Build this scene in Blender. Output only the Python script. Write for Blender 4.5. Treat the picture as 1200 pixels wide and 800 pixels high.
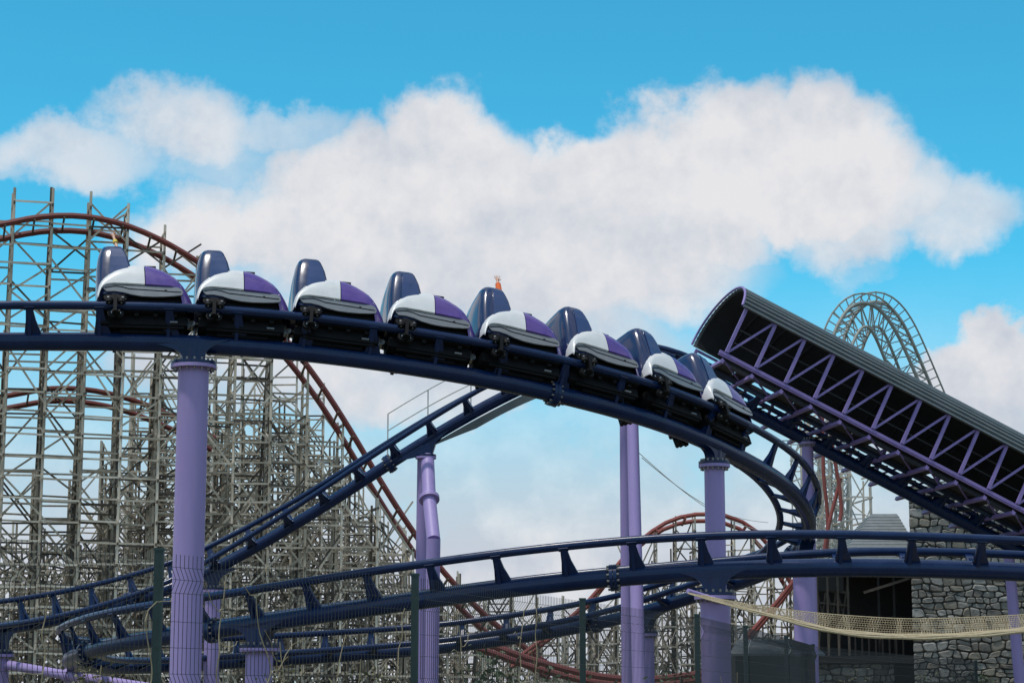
import bpy, math, random
from mathutils import Vector, Matrix

# ------------------------------------------------------------------ scene, camera, world, sun
for o in list(bpy.data.objects):
    bpy.data.objects.remove(o)
S = bpy.context.scene
COL = S.collection
R = math.radians
random.seed(7)
F = 2400.0                      # focal length in pixels of the 1200 px wide photograph
PITCH = math.atan(420.0 / F)    # horizon lies 420 px below the picture centre
EYE = 1.6
cam_d = bpy.data.cameras.new('camera'); cam = bpy.data.objects.new('camera', cam_d); COL.objects.link(cam)
cam_d.sensor_width = 36; cam_d.lens = 36 * F / 1200; cam_d.clip_end = 6000; cam_d.clip_start = .1
cam.location = (0, 0, EYE); cam.rotation_euler = (math.pi / 2 + PITCH, 0, 0)
S.camera = cam
S.view_settings.view_transform = 'Standard'; S.view_settings.look = 'None'
S.view_settings.gamma = 1; S.view_settings.use_curve_mapping = False
S.view_settings.exposure = 0.2
SUN_EL, SUN_AZ = R(74), R(232)   # azimuth clockwise from +Y
sun_d = bpy.data.lights.new('sun', 'SUN'); sun = bpy.data.objects.new('sun', sun_d); COL.objects.link(sun)
sun_d.energy = 2.3; sun_d.angle = R(4); sun_d.color = (1, .95, .87)
sdir = Vector((math.sin(SUN_AZ) * math.cos(SUN_EL), math.cos(SUN_AZ) * math.cos(SUN_EL), math.sin(SUN_EL)))
sun.rotation_euler = (-sdir).to_track_quat('-Z', 'Y').to_euler(); sun.location = (0, 0, 60)

CA, SA = math.cos(PITCH), math.sin(PITCH)
def ray(px, py):
    x = (px - 600) / F; y = (400 - py) / F
    d = Vector((x, CA - y * SA, SA + y * CA))
    return d / d.y
def P(px, py, D):
    r = ray(px, py)
    return Vector((r.x * D, D, EYE + r.z * D))
def proj(p):
    v = Vector(p) - Vector((0, 0, EYE))
    z = v.y * CA + v.z * SA; y = -v.y * SA + v.z * CA
    return 600 + F * v.x / z, 400 - F * y / z, z
def on_plane(px, py, O, n):
    r = ray(px, py); c = Vector((0, 0, EYE))
    return c + r * ((O - c).dot(n) / r.dot(n))

def world():
    w = bpy.data.worlds.new('World'); S.world = w; w.use_nodes = True
    nt = w.node_tree; N = nt.nodes; L = nt.links; N.clear()
    def nd(t, **k):
        n = N.new(t)
        for a, b in k.items(): setattr(n, a, b)
        return n
    def put(sock, v):
        if hasattr(v, 'is_linked') or isinstance(v, bpy.types.NodeSocket): L.new(v, sock)
        else: sock.default_value = v
    def m(op, a, b=0.0, c=0.0, clamp=False):
        n = nd('ShaderNodeMath', operation=op); n.use_clamp = clamp
        put(n.inputs[0], a); put(n.inputs[1], b); put(n.inputs[2], c)
        return n.outputs[0]
    def sstep(x, a, b):
        n = nd('ShaderNodeMapRange'); n.interpolation_type = 'SMOOTHSTEP'
        put(n.inputs[0], x); n.inputs[1].default_value = a; n.inputs[2].default_value = b
        return n.outputs[0]
    tc = nd('ShaderNodeTexCoord'); sep = nd('ShaderNodeSeparateXYZ'); L.new(tc.outputs['Generated'], sep.inputs[0])
    x, y, z = sep.outputs
    az = m('ARCTAN2', x, y); el = m('ARCSINE', z)
    sky = nd('ShaderNodeTexSky'); sky.sky_type = 'NISHITA'; sky.sun_disc = False
    sky.sun_elevation = SUN_EL; sky.sun_rotation = SUN_AZ
    sky.air_density = 1.0; sky.dust_density = 0.3; sky.ozone_density = 2.5; sky.altitude = 1500
    # cloud warp
    def noise(scale, detail, rough, off=(0, 0, 0)):
        mp = nd('ShaderNodeMapping'); L.new(tc.outputs['Generated'], mp.inputs[0]); mp.inputs[1].default_value = off
        n = nd('ShaderNodeTexNoise'); L.new(mp.outputs[0], n.inputs['Vector'])
        n.inputs['Scale'].default_value = scale; n.inputs['Detail'].default_value = detail; n.inputs['Roughness'].default_value = rough
        return n.outputs[0]
    n1 = noise(8, 11, .62); n2 = noise(26, 6, .55, (3, 1, 2)); n3 = noise(5, 4, .5, (7, 2, 5)); n4 = noise(14, 7, .6, (1, 8, 4))
    azw = m('ADD', az, m('MULTIPLY', m('SUBTRACT', n1, .5), .10))
    elw = m('ADD', el, m('MULTIPLY', m('SUBTRACT', n4, .5), .08))
    # the cumulus bank stands where it stood over the park: centre azimuth, elevation, half sizes in radians
    blobs = []
    for (px, py, rx, ry, a) in [
        (100, 175, 100, 42, .62), (205, 140, 95, 60, .74), (320, 135, 85, 42, .62), (40, 190, 50, 26, .45), (250, 185, 110, 40, .55),
        (390, 215, 120, 80, .95), (540, 185, 105, 85, 1.05), (560, 300, 330, 110, 1.0), (320, 275, 150, 60, .9), (270, 240, 90, 40, .7),
        (680, 205, 120, 75, 1.0), (830, 185, 120, 80, 1.05), (965, 190, 110, 85, 1.05), (730, 310, 95, 50, .8), (790, 260, 120, 60, .9),
        (1000, 270, 80, 50, .7), (1125, 245, 80, 55, .68), (1055, 220, 70, 60, .75), (1000, 310, 60, 30, .45), (520, 420, 330, 90, .8),
        (1185, 440, 100, 50, .95), (1120, 500, 190, 60, .8), (560, 550, 190, 60, .55), (330, 430, 240, 70, .7), (900, 560, 130, 50, .4)]:
        r = ray(px, py).normalized()
        blobs.append((math.atan2(r.x, r.y), math.asin(r.z), rx / F, ry / F, a))
    dens = 0.0
    for (a0, e0, ra, re, amp) in blobs:
        da = m('DIVIDE', m('SUBTRACT', azw, a0), ra); de = m('DIVIDE', m('SUBTRACT', elw, e0), re)
        d2 = m('ADD', m('MULTIPLY', da, da), m('MULTIPLY', de, de))
        v = m('MULTIPLY', m('SUBTRACT', 1.0, sstep(d2, .15, 1.9)), amp)
        dens = m('MAXIMUM', dens, v) if dens != 0.0 else v
    # unseen cumulus over the rest of the sky, thickened to whiten the ambient light
    away = sstep(m('ABSOLUTE', az), .26, .42)
    high = sstep(el, .36, .52)
    gen = m('MULTIPLY', sstep(n3, .40, .60), m('MAXIMUM', away, high))
    dens = m('MAXIMUM', dens, gen)
    d = m('ADD', dens, m('MULTIPLY', m('SUBTRACT', n1, .5), .55))
    d = m('ADD', d, m('MULTIPLY', m('SUBTRACT', n2, .5), .24))
    mask = sstep(d, .20, .88)
    # thin white veil in the low air
    veil = m('MULTIPLY', m('SUBTRACT', 1.0, sstep(el, .06, .22)), 1.0)
    veil = m('MULTIPLY', veil, sstep(n4, .05, .42))
    mask = m('MAXIMUM', mask, veil)
    # clouds: bright towers, greyer bases and hollows
    n1u = noise(8, 11, .62, (.006, .002, .016)); n4u = noise(14, 7, .6, (1.004, 8.0, 4.012))
    relief = m('ADD', m('MULTIPLY', m('SUBTRACT', n1, n1u), 3.4), m('MULTIPLY', m('SUBTRACT', n4, n4u), 2.2))
    tone = m('ADD', m('MULTIPLY', sstep(n4, .30, .70), .35), m('MULTIPLY', sstep(m('SUBTRACT', el, m('MULTIPLY', n1, .08)), .05, .21), .55))
    tone = m('ADD', tone, relief, 0.0, True)
    cc = nd('ShaderNodeMix', data_type='RGBA'); put(cc.inputs[0], tone)
    cc.inputs[6].default_value = (.49, .53, .60, 1); cc.inputs[7].default_value = (.69, .69, .71, 1)
    sk = nd('ShaderNodeMix', data_type='RGBA', blend_type='MULTIPLY'); sk.inputs[0].default_value = 1
    L.new(sky.outputs[0], sk.inputs[6]); sk.inputs[7].default_value = (.25, 1.06, 1.02, 1)
    b1 = nd('ShaderNodeBackground'); L.new(sk.outputs[2], b1.inputs[0]); b1.inputs[1].default_value = .148
    b2 = nd('ShaderNodeBackground'); L.new(cc.outputs[2], b2.inputs[0]); b2.inputs[1].default_value = 1.0
    mx = nd('ShaderNodeMixShader'); L.new(mask, mx.inputs[0]); L.new(b1.outputs[0], mx.inputs[1]); L.new(b2.outputs[0], mx.inputs[2])
    out = nd('ShaderNodeOutputWorld'); L.new(mx.outputs[0], out.inputs[0])
world()

# ------------------------------------------------------------------ materials
M = {}
def mat(name, col, rough=.5, metal=0, var=.15, scale=3.0, bump=0, coat=0, col2=None, stretch=(1, 1, 1), spec=.5, detail=6, bscale=None):
    m = bpy.data.materials.new(name); m.use_nodes = True; nt = m.node_tree; b = nt.nodes['Principled BSDF']
    b.inputs['Roughness'].default_value = rough; b.inputs['Metallic'].default_value = metal
    b.inputs['Coat Weight'].default_value = coat; b.inputs['Coat Roughness'].default_value = .08
    b.inputs['Specular IOR Level'].default_value = spec
    g = nt.nodes.new('ShaderNodeNewGeometry'); mp = nt.nodes.new('ShaderNodeMapping'); nt.links.new(g.outputs['Position'], mp.inputs[0])
    mp.inputs[3].default_value = stretch
    n = nt.nodes.new('ShaderNodeTexNoise'); nt.links.new(mp.outputs[0], n.inputs['Vector'])
    n.inputs['Scale'].default_value = scale; n.inputs['Detail'].default_value = detail; n.inputs['Roughness'].default_value = .62
    r = nt.nodes.new('ShaderNodeValToRGB'); nt.links.new(n.outputs[0], r.inputs[0])
    r.color_ramp.elements[0].position = .3; r.color_ramp.elements[1].position = .7
    c2 = col2 if col2 else [min(1, c * (1 + var)) for c in col]
    c1 = [c * (1 - var) for c in col] if not col2 else col
    r.color_ramp.elements[0].color = (*c1, 1); r.color_ramp.elements[1].color = (*c2, 1)
    nt.links.new(r.outputs[0], b.inputs['Base Color'])
    mr = nt.nodes.new('ShaderNodeMapRange'); nt.links.new(n.outputs[0], mr.inputs[0])
    mr.inputs[3].default_value = max(.02, rough - .1); mr.inputs[4].default_value = min(1, rough + .12)
    nt.links.new(mr.outputs[0], b.inputs['Roughness'])
    if bump:
        n2 = nt.nodes.new('ShaderNodeTexNoise'); nt.links.new(mp.outputs[0], n2.inputs['Vector'])
        n2.inputs['Scale'].default_value = bscale or scale * 4; n2.inputs['Detail'].default_value = 5
        bp = nt.nodes.new('ShaderNodeBump'); nt.links.new(n2.outputs[0], bp.inputs['Height'])
        bp.inputs['Strength'].default_value = bump; bp.inputs['Distance'].default_value = .02
        nt.links.new(bp.outputs[0], b.inputs['Normal'])
    M[name] = m
    return m
mat('navy', (.0035, .015, .060), .26, var=.22, scale=2.2, bump=.05, col2=(.006, .023, .085), spec=.36)
mat('navy_dark', (.010, .022, .052), .5, var=.2, scale=3)
mat('purple', (.31, .235, .50), .5, scale=1.1, stretch=(2.5, 2.5, .3), col2=(.36, .28, .56), bump=.04)
mat('purple_steel', (.21, .15, .39), .5, scale=2.5, col2=(.27, .20, .47))
mat('bolt', (.22, .21, .2), .45, metal=.6)
mat('white_shell', (.66, .66, .66), .3, var=.05, scale=4, coat=.3)
mat('violet_shell', (.085, .042, .245), .28, var=.12, scale=4, coat=.4)
mat('seat_navy', (.010, .022, .085), .22, var=.1, scale=3, coat=.5)
mat('seat_sky_sheen', (.022, .05, .155), .3, var=.1, scale=3, coat=.3)  # lighter blue paints the sky's reflection on the seat sides
mat('fairing', (.17, .18, .195), .3, var=.12, scale=3, coat=.4)
mat('black', (.006, .006, .007), .55, var=.3, scale=6, spec=.18)
mat('rubber', (.010, .010, .011), .6, var=.2, scale=8, spec=.2)
mat('steel', (.45, .45, .44), .35, metal=.8, var=.2, scale=6)
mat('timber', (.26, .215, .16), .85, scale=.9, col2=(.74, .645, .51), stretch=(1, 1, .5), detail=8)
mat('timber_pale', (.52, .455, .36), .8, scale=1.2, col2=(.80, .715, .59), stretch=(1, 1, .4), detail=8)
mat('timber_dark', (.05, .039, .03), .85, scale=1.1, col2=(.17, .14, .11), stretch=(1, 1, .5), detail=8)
mat('red_rail', (.13, .024, .02), .5, scale=1.0, col2=(.19, .042, .033))
mat('red_bright', (.21, .045, .035), .5, scale=1.0, col2=(.30, .075, .06))
mat('pale_steel', (.42, .42, .39), .6, scale=1.5, col2=(.62, .61, .57))
mat('arch_steel', (.20, .21, .19), .6, scale=1.5, col2=(.34, .35, .32))
mat('roof_sheet', (.115, .135, .142), .45, scale=1.5, col2=(.16, .182, .19), metal=.2)
mat('roof_shade', (.022, .024, .026), .75, scale=1.5, col2=(.034, .036, .038), spec=.2)  # near-black colour stands in for the shade under the canopy roof
mat('grating', (.02, .02, .024), .6, scale=4)
mat('stone_a', (.17, .163, .145), .9, scale=5, col2=(.27, .26, .235), bump=.6, bscale=14)
mat('stone_b', (.24, .233, .215), .9, scale=5, col2=(.36, .35, .325), bump=.6, bscale=14)
mat('stone_c', (.115, .11, .10), .9, scale=5, col2=(.19, .175, .15), bump=.6, bscale=14)
mat('stone_d', (.19, .17, .135), .9, scale=5, col2=(.26, .24, .20), bump=.6, bscale=14)
mat('mortar', (.075, .072, .066), .95, scale=6, bump=.5)
mat('slate', (.12, .14, .148), .7, scale=4, col2=(.18, .20, .21), bump=.3)
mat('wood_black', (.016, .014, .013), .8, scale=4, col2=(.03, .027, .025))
mat('fence_green', (.012, .035, .034), .5, scale=6, col2=(.018, .048, .046))
mat('wire', (.015, .022, .026), .5, scale=6)
mat('twig', (.24, .19, .11), .85, scale=8, col2=(.42, .35, .22))
mat('rope', (.40, .32, .20), .9, scale=14, col2=(.54, .45, .30), bump=.3)
mat('leaf', (.03, .055, .022), .6, scale=3, col2=(.075, .10, .04))
mat('leaf_dry', (.10, .10, .045), .7, scale=3, col2=(.17, .15, .075))
mat('bark', (.07, .055, .04), .9, scale=6, col2=(.13, .105, .075))
mat('ground', (.07, .075, .035), .95, scale=.5, col2=(.14, .115, .07), bump=.4)
mat('concrete', (.30, .29, .27), .85, scale=3, col2=(.40, .385, .36), bump=.2)
mat('skin', (.55, .30, .20), .5, var=.08, scale=12)
mat('orange_cloth', (.72, .13, .025), .8, var=.15, scale=12)
mat('yellow_band', (.65, .5, .05), .6, var=.1)
mat('dark_cloth', (.03, .035, .05), .85, var=.2, scale=10)

# ------------------------------------------------------------------ mesh helpers
Z = Vector((0, 0, 1))
class MB:
    def __init__(s): s.v = []; s.f = []
    def add(s, vs, fs):
        k = len(s.v); s.v += [tuple(a) for a in vs]; s.f += [tuple(i + k for i in f) for f in fs]
        return s
    def box(s, a, b):
        x0, y0, z0 = a; x1, y1, z1 = b
        return s.add([(x0,y0,z0),(x1,y0,z0),(x1,y1,z0),(x0,y1,z0),(x0,y0,z1),(x1,y0,z1),(x1,y1,z1),(x0,y1,z1)],
                     [(0,3,2,1),(4,5,6,7),(0,1,5,4),(1,2,6,5),(2,3,7,6),(3,0,4,7)])
    def bar(s, p, q, w, h, up=Z, w2=None, h2=None):
        p = Vector(p); q = Vector(q); d = (q - p)
        if d.length < 1e-6: return s
        d.normalize(); u = Vector(up)
        if abs(d.dot(u)) > .97: u = Vector((0, 1, 0)) if abs(d.y) < .9 else Vector((1, 0, 0))
        x = d.cross(u).normalized(); y = x.cross(d)
        w2 = w if w2 is None else w2; h2 = h if h2 is None else h2
        vs = [p - x*w/2 - y*h/2, p + x*w/2 - y*h/2, p + x*w/2 + y*h/2, p - x*w/2 + y*h/2,
              q - x*w2/2 - y*h2/2, q + x*w2/2 - y*h2/2, q + x*w2/2 + y*h2/2, q - x*w2/2 + y*h2/2]
        return s.add(vs, [(3,2,1,0),(4,5,6,7),(0,1,5,4),(1,2,6,5),(2,3,7,6),(3,0,4,7)])
    def tube(s, path, r, n=12, cap=True):
        path = [Vector(p) for p in path]; m = len(path); k = len(s.v)
        t0 = (path[1] - path[0]).normalized()
        u = t0.cross(Z) if abs(t0.z) < .95 else t0.cross(Vector((0, 1, 0)))
        u.normalize()
        for i in range(m):
            t = (path[min(i+1, m-1)] - path[max(i-1, 0)]).normalized()
            u = (u - t * u.dot(t)).normalized(); v = t.cross(u)
            rr = r[i] if isinstance(r, (list, tuple)) else r
            for j in range(n):
                a = 2 * math.pi * j / n
                s.v.append(tuple(path[i] + (u * math.cos(a) + v * math.sin(a)) * rr))
        for i in range(m - 1):
            for j in range(n):
                a = k + i*n + j; b = k + i*n + (j+1) % n
                s.f.append((a, b, b + n, a + n))
        if cap:
            s.f.append(tuple(k + j for j in range(n))[::-1]); s.f.append(tuple(k + (m-1)*n + j for j in range(n)))
        return s
    def cyl(s, p, q, r, n=16): return s.tube([p, q], r, n)
    def prism(s, poly, off):
        off = Vector(off); n = len(poly); vs = [Vector(p) for p in poly] + [Vector(p) + off for p in poly]
        return s.add(vs, [tuple(range(n))[::-1], tuple(range(n, 2*n))] + [(i, (i+1) % n, (i+1) % n + n, i + n) for i in range(n)])
    def loft(s, rings, close=True, cap=True):
        k = len(s.v); n = len(rings[0])
        for r in rings: s.v += [tuple(p) for p in r]
        for i in range(len(rings) - 1):
            for j in range(n if close else n - 1):
                a = k + i*n + j; b = k + i*n + (j+1) % n
                s.f.append((a, b, b + n, a + n))
        if cap:
            s.f.append(tuple(k + j for j in range(n))[::-1]); s.f.append(tuple(k + (len(rings)-1)*n + j for j in range(n)))
        return s
    def mesh(s, name, m, smooth=True, angle=38):
        me = bpy.data.meshes.new(name); me.from_pydata(s.v, [], s.f); me.materials.append(M[m])
        if smooth:
            me.polygons.foreach_set('use_smooth', [True] * len(me.polygons)); me.set_sharp_from_angle(angle=R(angle))
        me.update(); return me
    def build(s, name, m, parent=None, smooth=True, angle=38, kind=None):
        return link(name, s.mesh(name, m, smooth, angle), parent, kind)
def link(name, me, parent=None, kind=None):
    o = bpy.data.objects.new(name, me); COL.objects.link(o)
    if parent is not None:
        o.parent = parent
        if not parent.get('_local'):
            o.matrix_parent_inverse = Matrix.Translation(-parent_loc(parent))
    if kind: o['kind'] = kind
    return o
ROOT = {}
def parent_loc(p):
    while p.parent: p = p.parent
    return ROOT.get(p.name, Vector((0, 0, 0))) if p.type == 'EMPTY' else Vector((0, 0, 0))
# a sub-part's parent is a mesh with an identity transform inside its thing: no further inverse is needed
def sub(o, parent):
    o.parent = parent; o.matrix_parent_inverse = Matrix.Identity(4); return o
def thing(name, label, cat, loc=(0, 0, 0), group=None):
    o = bpy.data.objects.new(name, None); COL.objects.link(o); o.location = loc
    ROOT[o.name] = Vector(loc); o.empty_display_size = .2
    return tag(o, label, cat, group)
def tag(o, label, cat, group=None):
    o['label'] = label; o['category'] = cat
    if group: o['group'] = group
    return o
UNIT = {}
def unit(m):
    if m not in UNIT:
        UNIT[m] = MB().box((-.5, -.5, 0), (.5, .5, 1)).mesh('unit_' + m, m, False)
    return UNIT[m]
def beam_obj(name, p, q, w, h, m, parent, up=Z):
    p = Vector(p); q = Vector(q); d = q - p; ln = d.length; d.normalize()
    u = Vector(up)
    if abs(d.dot(u)) > .97: u = Vector((0, 1, 0))
    x = d.cross(u).normalized(); y = d.cross(x)
    o = link(name, unit(m), parent)
    mt = Matrix(((x.x*w, y.x*h, d.x*ln, p.x), (x.y*w, y.y*h, d.y*ln, p.y), (x.z*w, y.z*h, d.z*ln, p.z), (0, 0, 0, 1)))
    o.matrix_basis = mt
    return o

# ------------------------------------------------------------------ ground (below the frame, reaches the horizon)
g = MB()
for i in range(24):
    pass
NG = 40
def gz(x, y): return 0.12 * math.sin(x * .05) * math.sin(y * .04) - .15
vs = []; fs = []
xs = [(-1 if i < NG/2 else 1) * (abs(i - NG/2) / (NG/2)) ** 2.2 * 2500 for i in range(NG + 1)]
for i in range(NG + 1):
    for j in range(NG + 1):
        x, y = xs[i], xs[j] + 60
        vs.append((x, y, gz(x, y) if abs(x) + abs(y) < 500 else -.15))
for i in range(NG):
    for j in range(NG):
        a = i * (NG + 1) + j; fs.append((a, a + NG + 1, a + NG + 2, a + 1))
go = g.add(vs, fs).build('ground', 'ground', None, False); go['kind'] = 'structure'

# ------------------------------------------------------------------ paths
def catmull(pts, vals=None, step=.12):
    pts = [Vector(p) for p in pts]; out = []; vo = []
    ext = [pts[0] * 2 - pts[1]] + pts + [pts[-1] * 2 - pts[-2]]
    ve = [vals[0]] + list(vals) + [vals[-1]]
    for i in range(1, len(ext) - 2):
        p0, p1, p2, p3 = ext[i-1:i+3]
        n = max(2, int((p2 - p1).length / step))
        for k in range(n):
            t = k / n
            out.append(.5 * ((2*p1) + (p2 - p0)*t + (2*p0 - 5*p1 + 4*p2 - p3)*t*t + (3*p1 - p0 - 3*p2 + p3)*t**3))
            vo.append(ve[i] + (ve[i+1] - ve[i]) * t)
    out.append(pts[-1]); vo.append(vals[-1])
    return out, vo
def smooth(seq, it, w):
    for _ in range(it):
        n = len(seq); new = list(seq)
        for i in range(n):
            a = max(0, i - w); b = min(n - 1, i + w); k = min(i - a, b - i)
            acc = seq[i] * 0
            for j in range(i - k, i + k + 1): acc = acc + seq[j]
            new[i] = acc / (2 * k + 1)
        seq = new
    return seq
class Path:
    def __init__(s, pts, bank, sm=3, w=9, step=.12):
        p, b = catmull(pts, bank, step); p = smooth(p, sm, w); b = smooth(b, sm, w)
        s.p = p; s.b = b; s.s = [0]
        for i in range(1, len(p)): s.s.append(s.s[-1] + (p[i] - p[i-1]).length)
        s.len = s.s[-1]
    def at(s, d):
        d = max(0, min(s.len - 1e-6, d)); lo, hi = 0, len(s.s) - 1
        while hi - lo > 1:
            md = (lo + hi) // 2
            if s.s[md] <= d: lo = md
            else: hi = md
        t = (d - s.s[lo]) / max(1e-9, s.s[lo+1] - s.s[lo])
        c = s.p[lo].lerp(s.p[lo+1], t)
        a = max(0, lo - 3); e = min(len(s.p) - 1, lo + 4)
        T = (s.p[e] - s.p[a]).normalized(); b = R(s.b[lo] + (s.b[lo+1] - s.b[lo]) * t)
        Lh = Z.cross(T).normalized(); Nn = T.cross(Lh)
        return c, T, Lh * math.cos(b) - Nn * math.sin(b), Nn * math.cos(b) + Lh * math.sin(b)   # point, forward, left, up
    def find_px(s, px, lo=0, hi=None):
        best = None; d = lo
        while d < (hi if hi else s.len):
            e = abs(proj(s.at(d)[0])[0] - px)
            if best is None or e < best[0]: best = (e, d)
            d += .1
        return best[1]
GA, HR = .55, .50        # half gauge, rail height over the spine centre

hp = [(-330,410,39.2),(-140,403,39.75),(0,400,40.2),(120,400,40.55),(225,402,40.9),(340,411,41.25),(450,424,41.6),(540,439,41.95),(600,449,42.2),
      (645,459,42.5),(700,474,43.0),(775,494,44.0),(850,527,45.6),(900,553,47.2),(925,571,48.4),(945,597,50.3),(950,619,52.2),
      (940,643,54.0),(905,670,55.8),(850,688,57.7),(816,697,58.6),(750,719,60.0),(650,740,61.3),(525,758,62.0),(400,768,61.8),
      (250,777,60.0),(150,782,57.2),(97,780,54),(80,774,51),(90,767,48.3),(125,757,46.3),(175,748,45),(240,740,44.0),(300,731,43.3),(400,716,42.5),(500,702,42.0),(600,688,41.6),
      (700,678,41.4),(800,670,41.2),(925,665,41.0),(1000,664,41.0),(1133,667,41.0),(1200,670,41.1),(1330,678,41.3),(1500,694,41.6)]
hb = []
for (x, y, D) in hp: hb.append(25)
for i in range(len(hb)):
    x, y, D = hp[i]
    if i >= 15 and i <= 28: hb[i] = 28
    if i > 33: hb[i] = 28 if x < 800 else max(10, 28 - (x - 800) / 170 * 13)
HX = Path([P(*q) for q in hp], hb, 3, 8)

def tie_mesh(hw=.07):
    """V-shaped tie in the frame x forward, y left, z up from the spine centre"""
    b = MB()
    for s in (-1, 1):
        # gusset plate: wide foot on the spine, narrow head under the rail
        f0 = Vector((0, s * .12, .10)); h0 = Vector((0, s * GA, HR - .035))
        ax = (h0 - f0).normalized(); th = Vector((0, ax.z, -ax.y)) * .035
        poly = [f0 + Vector((-.10, 0, 0)), f0 + Vector((.24, 0, 0)), f0.lerp(h0, .5) + Vector((.13, 0, 0)), h0 + Vector((.065, 0, 0)), h0 + Vector((-.065, 0, 0)), f0.lerp(h0, .5) + Vector((-.07, 0, 0))]
        b.prism([p - th for p in poly], th * 2)
        q = f0 + Vector((-.0, 0, 0))
        b.prism([f0 + Vector((-.035, -s*.12, .06)), h0 + Vector((-.035, 0, -.02)), f0 + Vector((-.035, s*.03, -.13))], (.07, 0, 0))
        b.box((-.10, s*GA - .055, HR - .085), (.10, s*GA + .055, HR - .03))
    return b.mesh('tie', 'navy', False)
TIE = tie_mesh()
def frame_matrix(c, T, L, U):
    return Matrix(((T.x, L.x, U.x, c.x), (T.y, L.y, U.y, c.y), (T.z, L.z, U.z, c.z), (0, 0, 0, 1)))
def flange_mesh():
    b = MB()
    b.cyl((-.075, 0, 0), (-.006, 0, 0), .27, 28); b.cyl((.006, 0, 0), (.075, 0, 0), .27, 28)
    return b.mesh('joint_flange', 'navy')
FLANGE = flange_mesh()
bb = MB()
for i in range(12):
    a = 2 * math.pi * (i + .5) / 12; y, z = .235 * math.cos(a), .235 * math.sin(a)
    bb.cyl((-.125, y, z), (.125, y, z), .024, 6)
JBOLT = bb.mesh('bolt_ring', 'bolt', False)
def build_track(name, label, path, tie_step, r_spine=.185, r_rail=.088, d0=0, d1=None, joints=(), tie_off=0):
    d1 = d1 or path.len; base = path.at((d0 + d1) / 2)[0]; base.z = 0
    t = thing(name, label, 'coaster track', base)
    n = int((d1 - d0) / .35); fr = [path.at(d0 + (d1 - d0) * i / n) for i in range(n + 1)]
    MB().tube([f[0] for f in fr], r_spine, 24).build('spine', 'navy', t)
    for s in (1, -1):
        MB().tube([f[0] + f[3] * HR + f[2] * GA * s for f in fr], r_rail, 14).build('rail', 'navy', t)
    d = d0 + .3 + tie_off
    while d < d1 - .2:
        o = link('tie', TIE, t); o.matrix_basis = frame_matrix(*path.at(d)); d += tie_step
    for d in joints:
        mt = frame_matrix(*path.at(d))
        o = link('joint_flange', FLANGE, t); o.matrix_basis = mt
        b = link('bolt_ring', JBOLT, t); b.parent = o; b.matrix_parent_inverse = Matrix.Identity(4)
    return t
LA = HX.find_px(943, 0, 32); LD = HX.find_px(80, 40, 80)
jA = HX.find_px(649, 0, LA); jB = HX.find_px(717, LD)
joints = [jA, LA + 1.2, jB, jB - 8.9, HX.find_px(104, LD), jB + 8.6, HX.find_px(700, LA + 3, LD)]
build_track('helix_track', 'navy tubular helix track carrying the train, looping round to the lower near rail', HX, 1.36, joints=joints, tie_off=.15)

# ------------------------------------------------------------------ canopy frame and lift track
B0 = P(850, 415, 55.0)
_x1 = P(1157, 575, 56.3)
ux = (_x1 - B0).normalized()
wx = Vector((-ux.y, ux.x, 0)).normalized()
nx = ux.cross(wx).normalized()
if nx.z < 0: nx = -nx
NODE = (_x1 - B0).length / 9
def CN(s, w, h): return B0 + ux * s + wx * w + nx * h

right_pts = [CN(s, 2.25, -.52) for s in (24, 18, 12, 8, 5, 2.5, .5)]
left_px = [(778,424,57.3),(730,421,57.6),(672,430,58.0),(620,449,58.2),(562,479,58.4),(512,508,58.5),(462,539,58.6),(400,580,58.8),(330,624,59.0),(242,672,59.0),(200,691,58.8),(120,714,57.9),(57,728,56.6),(0,737,55),(-90,746,51),(-200,752,46)]
LP = Path(right_pts + [P(*q) for q in left_px], [0]*7 + [0,2,4,8,12,14,16,18,20,24,26,28,30,30,30,30], 3, 8)
lj = [LP.find_px(458), LP.find_px(150)]
build_track('lift_track', 'navy track rising from under the canopy, cresting behind the train and dropping left', LP, 1.22, r_spine=.17, r_rail=.075, joints=lj)
# chain trough under the crest, catwalk beside it
d0, d1 = LP.find_px(655), LP.find_px(505)
fr = [LP.at(d0 + (d1 - d0) * i / 16) for i in range(17)]
w = thing('crest_catwalk', 'grey service catwalk with thin pale handrail along the dropping lift track', 'catwalk', (fr[8][0].x, fr[8][0].y, 0))
b = MB()
b.loft([[f[0] + f[2]*q[0] + f[3]*q[1] for q in ((-1.55, .02), (-.78, .02), (-.78, -.1), (-1.55, -.1))] for f in fr], True, True)
b.build('deck', 'roof_sheet', w, False)
for i in range(0, 17, 2):
    f = fr[i]; MB().bar(f[0] - f[3]*.08, f[0] - f[2]*1.5 - f[3]*.04, .07, .1).build('bracket', 'navy', w, False)
b = MB(); b.loft([[f[0] + f[2]*q[0] + f[3]*q[1] for q in ((-.22, -.2), (.22, -.2), (.22, -.2 - .2 * min(1, (16 - i) / 5)-.02), (-.22, -.2 - .2 * min(1, (16 - i) / 5)-.02))] for i, f in enumerate(fr)], True, True)
b.build('chain_trough', 'roof_sheet', w, False)
dh1 = LP.find_px(452); fh = [LP.at(d0 + (dh1 - d0) * i / 20) for i in range(21)]
for hh in (1.0, .5):
    MB().tube([f[0] - f[2]*1.5 + Z*(hh + .35) for f in fh], .018, 6).build('handrail', 'pale_steel', w)
for i in range(0, 21, 5):
    f = fh[i]; MB().cyl(f[0] - f[2]*1.5 + Z*-.02, f[0] - f[2]*1.5 + Z*1.35, .02, 6).build('handrail_post', 'pale_steel', w)

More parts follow.
